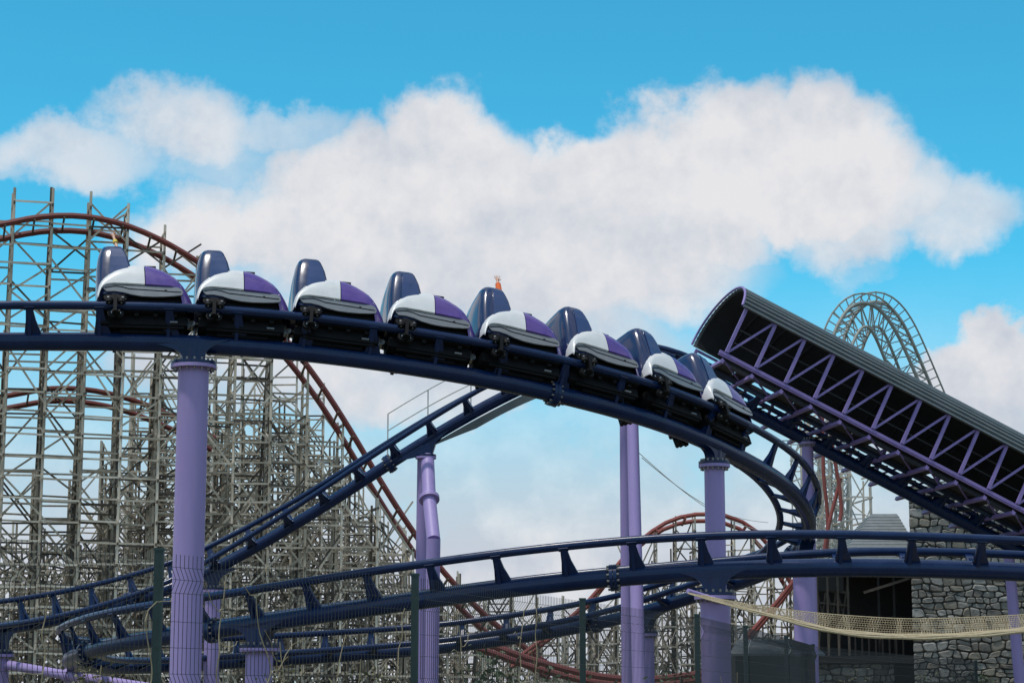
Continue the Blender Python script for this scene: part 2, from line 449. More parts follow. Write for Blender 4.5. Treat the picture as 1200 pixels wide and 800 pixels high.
# canopy: trusses, roof, cross beams, walkways
can = thing('lift_canopy', 'long dark corrugated barrel roof on purple trusses over the lift track', 'canopy', (CN(8, 2.2, 0).x, CN(8, 2.2, 0).y, 0))
S1 = NODE * 16
TH = 1.55
def roofpt(phi, k=1.0):
    return 2.25 - 2.42 * k * math.cos(phi) , 1.22 + 1.18 * k * math.sin(phi)
nphi = 100; ring_o = []; ring_i = []
for i in range(nphi + 1):
    phi = R(9 + (186 - 9) * i / nphi); k = 1.0 + (.016 if (i // 2) % 2 == 0 else -.012)
    a, c = roofpt(phi, k); ring_o.append((a, c)); a, c = roofpt(phi, .965); ring_i.append((a, c))
prof = ring_o + ring_i[::-1]
MB().loft([[CN(s, a, c) for a, c in prof] for s in (-.12, S1)], True, True).build('roof', 'roof_sheet', can, False)
MB().loft([[CN(s, *roofpt(R(9 + 176 * i / 40), kk)) for kk, rng in ((.955, range(41)), (.945, range(40, -1, -1))) for i in rng] for s in (-.05, S1)], True, True).build('shade_skin', 'roof_shade', can, False)  # added inner sheet that paints the shaded underside of the roof
# end rib, then arch ribs inside the shade skin
for s in (-.17,):
    b = MB(); pts = [CN(s, *roofpt(R(10 + 175 * i / 30), 1.0)) for i in range(31)]
    b.tube(pts, .035, 8).build('end_rib', 'purple_steel', can)
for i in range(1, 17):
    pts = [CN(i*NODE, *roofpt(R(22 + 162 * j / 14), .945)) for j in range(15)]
    MB().tube(pts, .035, 6).build('arch_rib', 'roof_shade', can)
for (w0, ht, hb_) in ((0, TH, 0), (4.5, 1.0, 0)):
    beam_obj('bottom_chord', CN(-.18, w0, 0), CN(S1, w0, 0), .075, .085, 'purple_steel', can, nx)
    beam_obj('chord_flange', CN(-.18, w0, -.08), CN(S1, w0, -.075), .10, .02, 'purple_steel', can, nx)
    beam_obj('top_chord', CN(.0, w0 + .1, ht - .0), CN(S1, w0 + .1, ht - .0), .07, .07, 'purple_steel', can, nx)
    for i in range(17):
        beam_obj('truss_post', CN(i*NODE, w0 - .02, .06), CN(i*NODE, w0 - .02, ht), .085, .09, 'purple_steel', can, ux)
        if i < 16:
            beam_obj('truss_diagonal', CN(i*NODE + .05, w0 + .01, .1), CN((i+1)*NODE, w0 + .01, ht - .05), .055, .065, 'purple_steel', can, ux)
for i in range(17):
    beam_obj('cross_beam', CN(i*NODE, -.05, -.22), CN(i*NODE, 4.55, -.22), .085, .10, 'purple_steel', can, nx)
    beam_obj('bay_brace', CN(i*NODE, .1, -.13), CN(i*NODE + NODE, 1.2, -.16), .04, .04, 'purple_steel', can, nx)
for w0, w1 in ((.55, 1.3), (3.25, 3.95)):
    g = MB(); n = int(S1 / .62)
    for i in range(n):
        s0 = i * .62; 
        if i % 3 != 2: g.prism([CN(s0 + .03, w0, -.1), CN(s0 + .6, w0, -.1), CN(s0 + .6, w1, -.1), CN(s0 + .03, w1, -.1)], nx * .05)
    g.bar(CN(.1, w0, -.1), CN(S1, w0, -.1), .06, .1, nx); g.bar(CN(.1, w1, -.1), CN(S1, w1, -.1), .06, .1, nx)
    g.build('walkway_steps', 'grating', can, False)
for w0 in (1.42, 3.1):
    beam_obj('side_girder', CN(0, w0, -.2), CN(S1, w0, -.2), .06, .12, 'navy_dark', can, nx)
for w0, hh in ((.5, .55), (.5, .95), (4.1, .55), (4.1, .95)):
    beam_obj('walkway_handrail', CN(.2, w0, hh), CN(S1, w0, hh), .035, .035, 'grating', can, nx)
for i in range(16):
    MB().tube([CN(i*NODE + .4, 2.9, -.15), CN(i*NODE + .85, 3.2, -.32), CN(i*NODE + 1.2, 1.4, -.32)], .03, 6).build('cable_hanger', 'grating', can)

# ------------------------------------------------------------------ support columns
def column(label, px, yfl, D, dia, spine_pt=None, T=None, fl=None, lean=(0, 0), saddle=True, name='support_column'):
    top = P(px, yfl, D); base = Vector((top.x + lean[0], top.y + lean[1], -.05))
    c = thing(name, label, 'support column', (base.x, base.y, 0), 'purple coaster support columns')
    r = dia / 2; fr_ = fl or r * 1.48
    n = 8; pts = [base.lerp(top, i / n) for i in range(n + 1)]
    MB().tube(pts, r, 36).build('post', 'purple', c)
    MB().cyl(top - Z*.07, top, fr_, 36).build('top_flange', 'purple', c)
    MB().cyl(base + Z*.06, base + Z*.12, fr_ * 1.2, 24).build('base_plate', 'purple', c)
    MB().box((base.x - .9, base.y - .9, -.2), (base.x + .9, base.y + .9, .1)).build('footing', 'concrete', c, False)
    b = MB(); k = 16
    for i in range(k):
        a = 2 * math.pi * (i + .5) / k; q = Vector((math.cos(a), math.sin(a), 0)) * (r + fr_) / 2
        b.cyl(top + q - Z*.13, top + q + Z*.12, .026, 6)
    b.build('bolt_ring', 'bolt', c, False)
    if saddle and spine_pt is not None:
        MB().cyl(top + Z*.006, top + Z*.065, fr_, 36).build('saddle_flange', 'navy', c)
        sp = spine_pt.copy(); hgt = (sp - top).length
        ax = (sp - top).normalized()
        Tp = (T - ax * T.dot(ax)).normalized()
        nrm = Tp.cross(ax).normalized()
        # flared saddle: narrow neck on the flange, trumpet wings along the spine
        prof = []; hw0 = r * .72; L_ = max(.75, r * 2.1)
        for i in range(9):
            u = i / 8; prof.append((hw0 + (L_ - hw0) * u ** 3.2, u * (hgt - .04)))
        for sgn, dep in ((1, r * .62),):
            poly = [top + Z*.05 + Tp * a + ax * h for a, h in prof] + [top + Z*.05 - Tp * a + ax * h for a, h in prof[::-1]]
            MB().prism([p - nrm * dep for p in poly], nrm * dep * 2).build('saddle', 'navy', c, False)
        MB().cyl(top + Z*.03, top + ax * hgt * .75, r * .7, 24).build('saddle_neck', 'navy', c)
    return c
def col_on(label, path, px, yfl, dia, lo=0, hi=None, **k):
    d = path.find_px(px, lo, hi); c, T, L, U = path.at(d)
    return column(label, px, yfl, c.y, dia, c - Z*.0, T, **k)
col_on('thick purple column under the rear cars of the train', HX, 227, 428, .62, 0, LA, fl=.46)
col_on('purple column with bolted flange under the front car of the train', HX, 837, 544, .45, 0, LA, fl=.35)
col_on('purple column where the tan net is tied, under the lower near rail', HX, 838, 698, .60, LD, fl=.42)
col_on('short purple column under the low near rail, standing behind the green fence posts', HX, 304, 759, .57, LD, fl=.42)
col_on('purple column under the steep turn of the helix, beside the dark timber pavilion', HX, 942, 662, .58, LA - 1, LA + 3, fl=.42)
col_on('short purple column with navy saddle under the far low track', HX, 757, 742, .47, LA, LD, fl=.34)
col_on('slim purple column carrying the lift track at the lower canopy end', LP, 946, 518, .33, fl=.25)
col_on('purple column under the drop of the lift track, behind the thick column', LP, 250, 691, .45, fl=.32)
col_on('purple column at the foot of the drop, with a sloping brace pipe', LP, 1, 766, .45, fl=.34)
# canopy edge column
tp = CN(NODE * 11.25, 2.25, -.72); bs = P(1194, 800, tp.y); 
c = thing('support_column', 'slim leaning purple column against the stone tower, under the canopy edge', 'support column', (bs.x + .12, bs.y, 0), 'purple coaster support columns')
MB().tube([Vector((bs.x + .12, bs.y, -.05)), tp], .155, 24).build('post', 'purple', c)
MB().cyl(Vector((bs.x + .12, bs.y, .0)), Vector((bs.x + .12, bs.y, .08)), .3, 20).build('base_plate', 'purple', c)
# sloping brace pipe by the left column
q0 = P(6, 778, LP.at(LP.find_px(1))[0].y); q1 = P(80, 791, q0.y - 2.5); q2 = P(180, 806, q0.y - 5)
c = thing('brace_pipe', 'sloping purple brace pipe running down from the column foot', 'brace pipe', (q1.x, q1.y, 0), None)
q3 = Vector((q2.x + 3.2, q2.y - 2, -.05))
MB().tube([q0, q1, q2, q3], .12, 20).build('pipe', 'purple', c)
MB().cyl(q1 - Vector((.05, -.03, -.005)), q1 + Vector((.05, -.03, -.005)), .18, 20).build('flange', 'purple', c)
MB().box((q3.x - .4, q3.y - .4, -.2), (q3.x + .4, q3.y + .4, .02)).build('footing', 'concrete', c, False)
# A-frame with a kinked leg
d = LP.find_px(499); sc, sT, sL, sU = LP.at(d)
D8 = sc.y; top = P(499, 535, D8)
c = thing('kinked_support', 'purple twin-leg support with one kinked leg in sunlight under the drop', 'support column', (top.x, D8, 0), None)
MB().tube([Vector((top.x - .13, D8 + .5, -.05)), top + Vector((-.06, .12, 0))], [.20, .19], 28).build('straight_leg', 'purple', c)
k1 = P(503, 584, D8 - .9); k2 = P(508, 632, D8 - 1.75); k3 = Vector((k2.x - .05, k2.y - .02, -.05))
MB().tube([top + Vector((.05, -.05, -.02)), k1], .19, 28).build('bent_leg_upper', 'purple', c)
MB().tube([k1, k2], .19, 28).build('bent_leg_middle', 'purple', c)
MB().tube([k2 + Z*.02, k3], .195, 28).build('bent_leg_lower', 'purple', c)
ax = (k2 - top).normalized()
MB().cyl(k1 - ax*.055, k1 - ax*.004, .29, 28).build('joint_flange', 'purple', c); MB().cyl(k1 + ax*.004, k1 + ax*.055, .29, 28).build('joint_flange', 'purple', c)
MB().cyl(top - Z*.06, top, .30, 28).build('top_flange', 'purple', c); MB().cyl(top + Z*.005, top + Z*.06, .30, 28).build('saddle_flange', 'navy', c)
Th = Vector((sT.x, sT.y, 0)).normalized()
sl = sc - top
poly = [top + Z*.06 - Th*.2, top + Z*.06 + Th*.2, top + Z*.45 + Th*.22, sc + sT*.95 - Z*.1, sc - sT*.85 - Z*.1, top + Z*.4 - Th*.3]
MB().prism([p - Vector((0, .16, 0)) for p in poly], (0, .32, 0)).build('saddle', 'navy', c, False)
for kx in (k3, Vector((top.x - .13, D8 + .5, 0))):
    MB().box((kx.x - .5, kx.y - .5, -.2), (kx.x + .5, kx.y + .5, .02)).build('footing', 'concrete', c, False)
# crest support: two legs
d = LP.find_px(737, 15, LP.find_px(600)); sc, sT, sL, sU = LP.at(d)
c = thing('crest_support', 'tall pair of purple legs under the lift crest, seen below the train', 'support column', (sc.x, sc.y + 2, 0), None)
tpp = sc - Z*.25
b1 = P(735, 800, 58.2); b1.z = -.05; b2 = P(750, 800, 54.8); b2.z = -.05
MB().tube([b1, tpp + Vector((-.12, .15, 0))], [.17, .15], 28).build('straight_leg', 'purple', c)
MB().tube([b2, tpp + Vector((.06, -.1, 0))], [.19, .16], 28).build('leaning_leg', 'purple', c)
MB().cyl(tpp - Z*.1, tpp + Z*.02, .36, 28).build('top_flange', 'navy', c)
for kx in (b1, b2): MB().box((kx.x - .6, kx.y - .6, -.2), (kx.x + .6, kx.y + .6, .0)).build('footing', 'concrete', c, False)

# ------------------------------------------------------------------ the train
def make_car(label):
    t = bpy.data.objects.new('coaster_car', None); COL.objects.link(t); t['_local'] = 1; tag(t, label, 'coaster car', 'cars of the coaster train')
    # shell outline stations: (x of top, z of top, x of bottom edge, z of bottom edge)
    white = [(-.915,.16,-.885,.10),(-.915,.28,-.865,.20),(-.90,.39,-.84,.28),(-.87,.475,-.80,.335),(-.81,.56,-.75,.365),(-.72,.645,-.69,.38),(-.60,.735,-.62,.39),(-.48,.80,-.5,.39),(-.36,.845,-.38,.39),(-.24,.865,-.25,.385),(-.17,.864,-.16,.382),(-.10,.857,-.06,.378)]
    viol = [(-.085,.858,-.045,.377),(.0,.848,.04,.375),(.10,.82,.15,.37),(.22,.765,.28,.365),(.34,.70,.40,.36),(.46,.63,.50,.35),(.57,.56,.545,.315),(.66,.48,.575,.26),(.735,.38,.60,.18),(.79,.27,.62,.09),(.83,.15,.635,-.0),(.85,.05,.645,-.04)]
    def shell(st, name, m):
        rings = []
        for (xt, zt, xb, zb) in st:
            side = []; n = 8
            for i in range(n + 1):
                u = i / n
                z = zb + (zt - zb) * (math.sin(u * math.pi / 2) ** .9)
                y = .665 - .20 * (1 - math.cos(u * math.pi / 2)) ** 1.3 - (.06 * max(0, xt - .3))
                x = xb + (xt - xb) * u
                y *= 1 - .30 * max(0, (x - .42) / .45) ** 1.3
                side.append((x, y, z))
            ring = [(x, -y, z) for x, y, z in side] + [(side[-1][0], q, zt + .012) for q in (-.25, 0, .25)] + side[::-1]
            rings.append(ring)
        b = MB(); b.loft(rings, False, False)
        inner = [[(x, y * .955, z - .015) for x, y, z in r] for r in rings]
        b.loft(inner, False, False)
        # bottom lips
        for idx in (0, -1):
            b.loft([[r[idx], q[idx]] for r, q in zip(rings, inner)], False, False)
        b.loft([rings[0], inner[0]], False, False); b.loft([rings[-1], inner[-1]], False, False)
        return b.build(name, m, t, True, 50)
    shell(white, 'rear_shell', 'white_shell'); shell(viol, 'nose_shell', 'violet_shell')
    # grey side fairings with a seam strip
    for s in (-1, 1):
        out = [(-.80,.365),(.55,.345),(.615,.30),(.635,.23),(.61,.19),(.50,.17),(.30,.15),(.10,.14),(-.10,.145),(-.30,.175),(-.44,.215),(-.60,.235),(-.74,.225),(-.80,.28)]
        y0 = s * .60
        b = MB(); b.prism([(x, y0, z) for x, z in out], (0, s * .035, 0)); f = b.build('side_fairing', 'fairing', t, False)
        pts = [(-.78, .29), (-.70,.315),(-.58,.335),(-.46,.32),(-.34,.285),(-.1,.275),(.2,.262),(.45,.25),(.60,.245)]
        o = MB().tube([(x, s * .637, z) for x, z in pts], .009, 5).build('seam', 'black', t); sub(o, f)
        o = MB().box((.3, min(s*.634, s*.645), .255), (.34, max(s*.634, s*.645), .285)).build('latch', 'black', t, False); sub(o, f)
    # dark chassis and underside
    b = MB(); b.box((-.8, -.52, -.1), (.70, .52, .36)); b.box((-.86, -.36, -.30), (.74, .36, -.1)); b.box((-.5, -.22, -.40), (.45, .22, -.30))
    b.box((-.30, -.56, -.02), (.52, .56, .12)); b.build('chassis', 'black', t, False)
    b = MB()
    for y in (-.3, -.1, .1, .3): b.box((-.7, y - .025, -.34), (.68, y + .025, -.3))
    for x in (-.55, -.2, .15, .5): b.box((x - .04, -.46, -.16), (x + .04, .46, -.1))
    b.build('frame_rails', 'rubber', t, False)
    MB().box((.05, -.545, -.075), (.22, -.52, -.05)).build('trim_plate', 'fairing', t, False); MB().box((.45, -.40, -.27), (.6, -.36, -.24)).build('trim_plate', 'fairing', t, False)
    MB().tube([(.70, 0, -.05), (.86, 0, -.06), (1.06, 0, -.04)], .05, 10).build('coupler', 'rubber', t)
    b = MB(); b.cyl((.9, -.09, -.06), (.9, .09, -.06), .07, 10); b.box((.80, -.14, -.2), (.86, -.06, .03)); b.build('coupler_pin', 'steel', t)
    # seat back shell: U-shaped plan closing to a domed top
    def useat(k, z, x0, x1, hw, th):
        o = []; n = 10
        for i in range(n + 1):
            a = math.pi * i / n     # rear curve from right side to left side
            ca, sa_ = math.cos(a), math.sin(a)
            y = -hw * (abs(ca) ** .45) * (1 if ca > 0 else -1); x = x0 + (1 - abs(sa_) ** .5) * .0 + (1 - sa_ ** .45) * (.30)
            o.append((x, y, z))
        o = [(x1, -hw * .98, z)] + o + [(x1, hw * .98, z)]
        inn = [(x1, hw * .98 - th, z), (x0 + .16, hw - th - .06, z), (x0 + .14, 0, z), (x0 + .16, -hw + th + .06, z), (x1, -hw * .98 + th, z)]
        return o + inn
    rings = [useat(0, .20, -.93, -.30, .60, .08), useat(0, .55, -.955, -.30, .60, .08), useat(0, .80, -.955, -.33, .595, .08), useat(0, .98, -.945, -.38, .585, .08),
             useat(0, 1.10, -.93, -.43, .57, .09), useat(0, 1.19, -.91, -.47, .55, .10), useat(0, 1.25, -.885, -.51, .52, .11), useat(0, 1.285, -.85, -.55, .47, .12), useat(0, 1.30, -.80, -.60, .40, .12)]
    MB().loft(rings, True, True).build('seat_shell', 'seat_navy', t, True, 45)
    for s in (-1, 1):  # thin side panels, their lighter colour a painted sky reflection
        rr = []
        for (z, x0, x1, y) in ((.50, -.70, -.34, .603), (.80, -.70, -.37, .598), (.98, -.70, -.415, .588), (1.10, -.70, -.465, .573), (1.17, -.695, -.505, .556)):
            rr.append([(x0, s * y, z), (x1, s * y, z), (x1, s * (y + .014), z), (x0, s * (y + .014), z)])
        MB().loft(rr, True, True).build('seat_sheen_panel', 'seat_sky_sheen', t, False)
    for y in (-.28, .28):
        MB().box((-.78, y - .23, .36), (-.20, y + .23, .48)).build('seat_cushion', 'rubber', t, False)
        MB().box((-.80, y - .21, .48), (-.72, y + .21, 1.18)).build('backrest', 'rubber', t, False)
        MB().tube([(.02, y - .17, .5), (-.02, y - .17, .80), (-.05, y - .12, .905), (-.05, y + .12, .905), (-.02, y + .17, .80), (.02, y + .17, .5)], .025, 8).build('lap_bar', 'black', t)
    b = MB()
    for y in (-.4, .4): b.box((-.03, y - .07, .845), (.14, y + .07, .885))
    b.build('bar_mount', 'black', t, False)
    # wheel bogies at the rear axle, one on each rail
    for s in (-1, 1):
        y = s * GA
        b = MB(); b.bar((-.82, y + s*.13, .10), (-.46, y + s*.13, .10), .05, .11); b.bar((-.64, y + s*.14, .12), (-.64, y + s*.12, -.25), .07, .16)
        b.bar((-.62, y + s*.15, -.22), (-.62, y - s*.02, -.22), .16, .05); b.bar((-.64, s*.3, .17), (-.64, y + s*.12, .15), .14, .10)
        for x in (-.76, -.52): b.bar((x, y + s*.12, .10), (x, y + s*.155, -.05), .09, .05)
        bg = b.build('bogie', 'black', t, False)
        def wheel(p, q, r):
            o = MB().cyl(p, q, r, 18).build('wheel', 'rubber', t); sub(o, bg)
            p = Vector(p); q = Vector(q); dd = (q - p).normalized()
            o = MB().cyl(p - dd*.02, q + dd*.02, r * .28, 10).build('hub', 'steel', t); sub(o, bg)
        wheel((-.775, y - .045, .19), (-.775, y + .045, .19), .10); wheel((-.505, y - .045, .19), (-.505, y + .045, .19), .10)
        wheel((-.70, y - .04, -.20), (-.70, y + .04, -.20), .09); wheel((-.54, y - .035, -.21), (-.54, y + .035, -.21), .075)
        for x in (-.76, -.52): wheel((x, y + s*.165, -.04), (x, y + s*.165, .04), .07)
        for x, z in ((-.78, .06), (-.64, .02), (-.50, .06)):
            o = MB().cyl((x, y + s*.165, z), (x, y + s*.195, z), .026, 8).build('axle_nut', 'steel', t); sub(o, bg)
    for o in t.children:
        if o.name.split('.')[0] in ('rear_shell', 'nose_shell', 'side_fairing', 'seat_shell', 'seat_sheen_panel', 'seat_cushion', 'backrest', 'lap_bar', 'bar_mount'):
            for q in (o,) + tuple(o.children): q.data.transform(Matrix.Diagonal((1.10, 1.04, 1.20, 1)))
        elif o.name.split('.')[0] in ('chassis', 'frame_rails'): o.data.transform(Matrix.Diagonal((1.08, 1, 1.05, 1)))
    return t
LABELS = ['rear car of the train, a bare arm with yellow wristband raised above it',
          'second car from the rear of the train, seen almost side on',
          'third car from the rear of the train, past the thick purple column',
          'fourth car from the rear of the train, followed by the raised orange sleeve',
          'car in the middle of the train with an orange-sleeved arm raised above it',
          'third car from the front of the train, beyond the bolted track joint',
          'second car from the front of the train, seen partly from behind',
          'front car of the train, nearest the turn and the canopy end']
def place(o, d):
    c, T, L, U = HX.at(d); mt = frame_matrix(c + U * HR, T, L, U); o.matrix_world = mt; o.matrix_basis = mt; return mt
car0 = make_car(LABELS[0])
PITCHC = 1.925
dA = HX.find_px(135, 0, LA) + .59     # bogie stands .64 m behind the car's origin
CARM = []
for i in range(8):
    if i == 0: t = car0
    else:
        t = car0.copy(); COL.objects.link(t); t['label'] = LABELS[i]
        for ch in car0.children:
            cc = ch.copy(); COL.objects.link(cc); cc.parent = t
            for gch in ch.children:
                dd = gch.copy(); COL.objects.link(dd); dd.parent = cc
    CARM.append(place(t, dA + i * PITCHC))

# riders: one continuous body each, raised arm with five fingers; sleeves and bands are children
def rider(label, mt, y, hand, sleeve, band):
    V = []; E = []; Rd = []
    def vt(p, r, prev=None):
        V.append(Vector(p)); Rd.append(r)
        if prev is not None: E.append((prev, len(V) - 1))
        return len(V) - 1
    x0 = -.58
    pel = vt((x0, y, .56), .12); ch = vt((x0 - .02, y, .78), .13, pel); sh = vt((x0 - .03, y, .98), .11, ch)
    nk = vt((x0 - .02, y, 1.09), .05, sh); hd = vt((x0 + .0, y, 1.17), .085, nk); ht = vt((x0 + .0, y, 1.27), .075, hd)
    for s in (-1, 1):
        k = vt((x0 + .12, y + s*.09, .55), .085, pel); k = vt((x0 + .50, y + s*.09, .58), .06, k); k = vt((x0 + .58, y + s*.09, .24), .04, k)
    k = vt((x0 + .0, y + .17, .96), .055, sh); k = vt((x0 + .08, y + .20, .72), .042, k); k = vt((x0 + .30, y + .16, .70), .034, k)
    h = Vector(hand); shp = Vector((x0, y - .16, .97)); el_ = shp.lerp(h, .47) + Vector((.05, -.03, 0))
    k = vt(shp, .058, sh); k = vt(el_, .045, k); wr = vt(el_.lerp(h, .92), .03, k)
    ax = (h - el_).normalized(); sd = ax.cross(Vector((.2, 1, 0))).normalized(); 
    pm = vt(h + ax*.04, .035, wr)
    for j, (o_, ln) in enumerate(((-.036, .075), (-.012, .09), (.012, .085), (.034, .065))):
        a = vt(h + ax*.075 + sd*o_*1.05, .0105, pm); b_ = vt(h + ax*(.075 + ln*.55) + sd*o_*1.5, .0095, a); vt(h + ax*(.075 + ln) + sd*o_*1.8 + Vector((0, -.012, 0)), .008, b_)
    a = vt(h + ax*.02 - sd*.045, .012, pm); vt(h + ax*.055 - sd*.085, .009, a)
    me = bpy.data.meshes.new('person'); me.from_pydata([mt @ v for v in V], E, []); me.materials.append(M['skin'])
    o = bpy.data.objects.new('person', me); COL.objects.link(o); tag(o, label, 'person')
    sk = o.modifiers.new('skin', 'SKIN'); 
    for i, sv in enumerate(me.skin_vertices[0].data): sv.radius = (Rd[i], Rd[i]); sv.use_root = (i == 0)
    ss = o.modifiers.new('sub', 'SUBSURF'); ss.levels = 1; ss.render_levels = 1
    W = lambda p: mt @ Vector(p)
    def clothes(name, pts, rr, m):
        q = MB().tube([W(p) for p in pts], rr, 14).build(name, m); q.parent = o; return q
    clothes('shirt', [(x0, y, .54), (x0, y, .66), (x0 - .02, y, .8), (x0 - .03, y, .97), (x0 - .02, y, 1.06)], [.15, .155, .165, .15, .07], 'orange_cloth' if sleeve else 'dark_cloth')
    clothes('hair', [(x0 - .03, y, 1.12), (x0 - .03, y, 1.2), (x0 - .02, y, 1.28), (x0 - .02, y, 1.325)], [.075, .10, .095, .03], 'bark')
    if sleeve: clothes('sleeve', [shp, shp.lerp(el_, .5), el_, el_.lerp(h, .45), el_.lerp(h, .80)], [.085, .075, .068, .065, .06], 'orange_cloth')
    if band: clothes('wristband', [el_.lerp(h, .62), el_.lerp(h, .76)], [.052, .048], 'yellow_band')
    return o
def local_hand(mt, px, py, xloc):
    """point of the ray through a pixel that lies in the car's plane x = xloc"""
    n = (mt.to_3x3() @ Vector((1, 0, 0))).normalized(); O = mt @ Vector((xloc, 0, 0))
    # the arm hangs over the near seat: intersect with the plane y = -.25 of the car instead
    ny = (mt.to_3x3() @ Vector((0, 1, 0))).normalized(); Oy = mt @ Vector((0, -.22, 0))
    return mt.inverted() @ on_plane(px, py, Oy, ny)
rider('rider in the rear car raising a bare arm with yellow wristband', CARM[0], -.22, local_hand(CARM[0], 133, 277, 0), False, True)
rider('rider in the middle of the train raising an orange-sleeved arm', CARM[4], -.18, local_hand(CARM[4], 583, 329, 0), True, False)

# ------------------------------------------------------------------ timber trestles behind
def interp(tab, x):
    if x <= tab[0][0]: return tab[0][1]
    for (a, b), (c, d) in zip(tab, tab[1:]):
        if x <= c: return b + (d - b) * (x - a) / (c - a)
    return tab[-1][1]
def trestle(name, label, px0, D0, ang, px_end, prof, spacing, rows, level, w=.15, m='timber', m2='timber_dark', seed=1, nparts=290, over=1.0, drop=3.5, batter=.26, diag=.8, cat='trestle', rowh=0, keep=1.0):
    rnd = random.Random(seed)
    a = Vector((math.cos(R(ang)), math.sin(R(ang)), 0)); bq = Vector((-a.y, a.x, 0))
    O = P(px0, 800, D0); O.z = 0
    def topz(p):           # height of the silhouette over a plan point, read where its ray meets that plan distance
        q = proj((p.x, p.y, 5.0)); px = q[0]
        py = interp(prof, px)
        for _ in range(3):   # the column through p leans a little in the picture
            zz = EYE + ray(px, py).z * p.y; px = proj((p.x, p.y, zz))[0]; py = interp(prof, px)
        return EYE + ray(px, py).z * p.y
    pieces = []; front = []
    i = 0; s = 0.0; bents = []
    while i < 200:
        base = O + a * s
        if proj((base.x, base.y, 5))[0] > px_end: break
        bents.append(s); s += spacing; i += 1
    H = {}
    for k, s in enumerate(bents):
        p = O + a * s; H[k] = max(.6, topz(p))
    def pt(k, t, z):
        return O + a * bents[k] + bq * t + Z * z
    nb = len(bents); tt = [r_ for r_ in rows]
    hrow = lambda k, j: H[k] + over - (max(0, j - rowh) * drop if j > rowh else 0)
    for k in range(nb):
        for j, t in enumerate(tt):
            h = hrow(k, j)
            if h < 1: continue
            jj = rnd.uniform(-.06, .06)
            pieces.append(('post', pt(k, t, -.05), pt(k, t + jj, h + rnd.uniform(-.3, .4)), w * .9, w * .9, j))
            if j < 2:   # the doubled ply of the main posts
                pieces.append(('post', pt(k, t + .2, -.05), pt(k, t + .2 + jj, h - 1.2), w * .7, w * .7, j + .5))
        if batter and H[k] > 3:
            t1 = tt[min(1, len(tt) - 1)]
            pieces.append(('batter', pt(k, t1 + batter * H[k], -.05), pt(k, t1, H[k] * .92), w * 1.1, w * 1.1, 2))
            pieces.append(('batter', pt(k, t1 + batter * .5 * H[k], -.05), pt(k, t1, H[k] * .7), w * 1.1, w * 1.1, 2))
        # sills in the bent, level by level, with diagonals
        z = level * .6; lv = 0
        while z < H[k] + .3:
            ext = tt[min(1, len(tt) - 1)] + batter * max(0, (H[k] * .92 - z))
            ext = max(ext, max([t for j, t in enumerate(tt) if hrow(k, j) > z] + [0]))
            pieces.append(('sill', pt(k, -.15, z), pt(k, ext + .15, z), w * .7, w, 1))
            if z + level < H[k] + .3 and rnd.random() < diag:
                e0, e1 = (0, ext) if lv % 2 else (ext, 0)
                pieces.append(('brace', pt(k, e0, z), pt(k, e1, z + level), w * .45, w * .9, 2))
            z += level; lv += 1
    # longitudinal ledgers and long diagonals, row by row
    for j, t in enumerate(tt):
        off = rnd.uniform(0, level * .5) if j else 0
        for k in range(nb - 1):
            h = min(hrow(k, j), hrow(k + 1, j)) - .8; z = level * .6 + off
            while z < h:
                if rnd.random() < (.94 if j < 2 else .8) * keep:
                    zj = rnd.uniform(-.05, .05)
                    zj = rnd.uniform(-.1, .1) if j == 0 else rnd.uniform(-.45, .45)
                    pieces.append(('ledger', pt(k, t - .1, z + zj), pt(k + 1, t - .1, z + zj + rnd.uniform(-.06, .06)), w * .4, w * .72, j))
                z += level
        for k in range(nb - 1):
            z0 = rnd.uniform(0, level); sg = (-1) ** k if j % 2 == 0 else rnd.choice((-1, 1))
            while z0 < H[k] + 1:
                st = level * rnd.choice((1.3, 1.8, 2.2, 2.6)); dk = 2 if rnd.random() < .25 else 1
                za, zb = (z0, z0 + st * dk) if sg > 0 else (z0 + st * dk, z0)
                if rnd.random() < diag and k + dk < nb and za < hrow(k, j) + .1 and zb < hrow(k + dk, j) + .1:
                    pieces.append(('brace', pt(k, t + .09, za), pt(k + dk, t + .09, zb), w * .35, w * .75, j + .3))
                    if rnd.random() < .35: pieces.append(('brace', pt(k, t + .13, zb), pt(k + dk, t + .13, za), w * .35, w * .7, j + .4))
                z0 += st
                if rnd.random() < .3: sg = -sg
    t = thing(name, label, cat, (O + a * (bents[-1] / 2)))
    def size(pc):
        A = proj(pc[1]); B = proj(pc[2])
        cx = (A[0] + B[0]) / 2; 
        if max(A[0], B[0]) < 0 or min(A[0], B[0]) > 1200: return -1
        ya, yb = min(A[1], 800), min(B[1], 800)
        return math.hypot(A[0] - B[0], ya - yb) / (1 + .8 * pc[5])
    pieces.sort(key=size, reverse=True)
    for pc in pieces[:nparts]:
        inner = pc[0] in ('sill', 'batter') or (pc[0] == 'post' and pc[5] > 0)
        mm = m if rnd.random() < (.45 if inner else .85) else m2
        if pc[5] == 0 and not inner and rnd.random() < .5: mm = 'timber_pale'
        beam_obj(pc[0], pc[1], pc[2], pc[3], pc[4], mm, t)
    rest = {m: MB(), m2: MB()}
    for pc in pieces[nparts:]:
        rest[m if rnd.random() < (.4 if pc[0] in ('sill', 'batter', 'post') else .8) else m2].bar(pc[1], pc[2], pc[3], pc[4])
    for mm, b in rest.items():
        if b.v: b.build('lattice_timber', mm, t, False, kind='stuff')
    return t, pt, O, a, bq
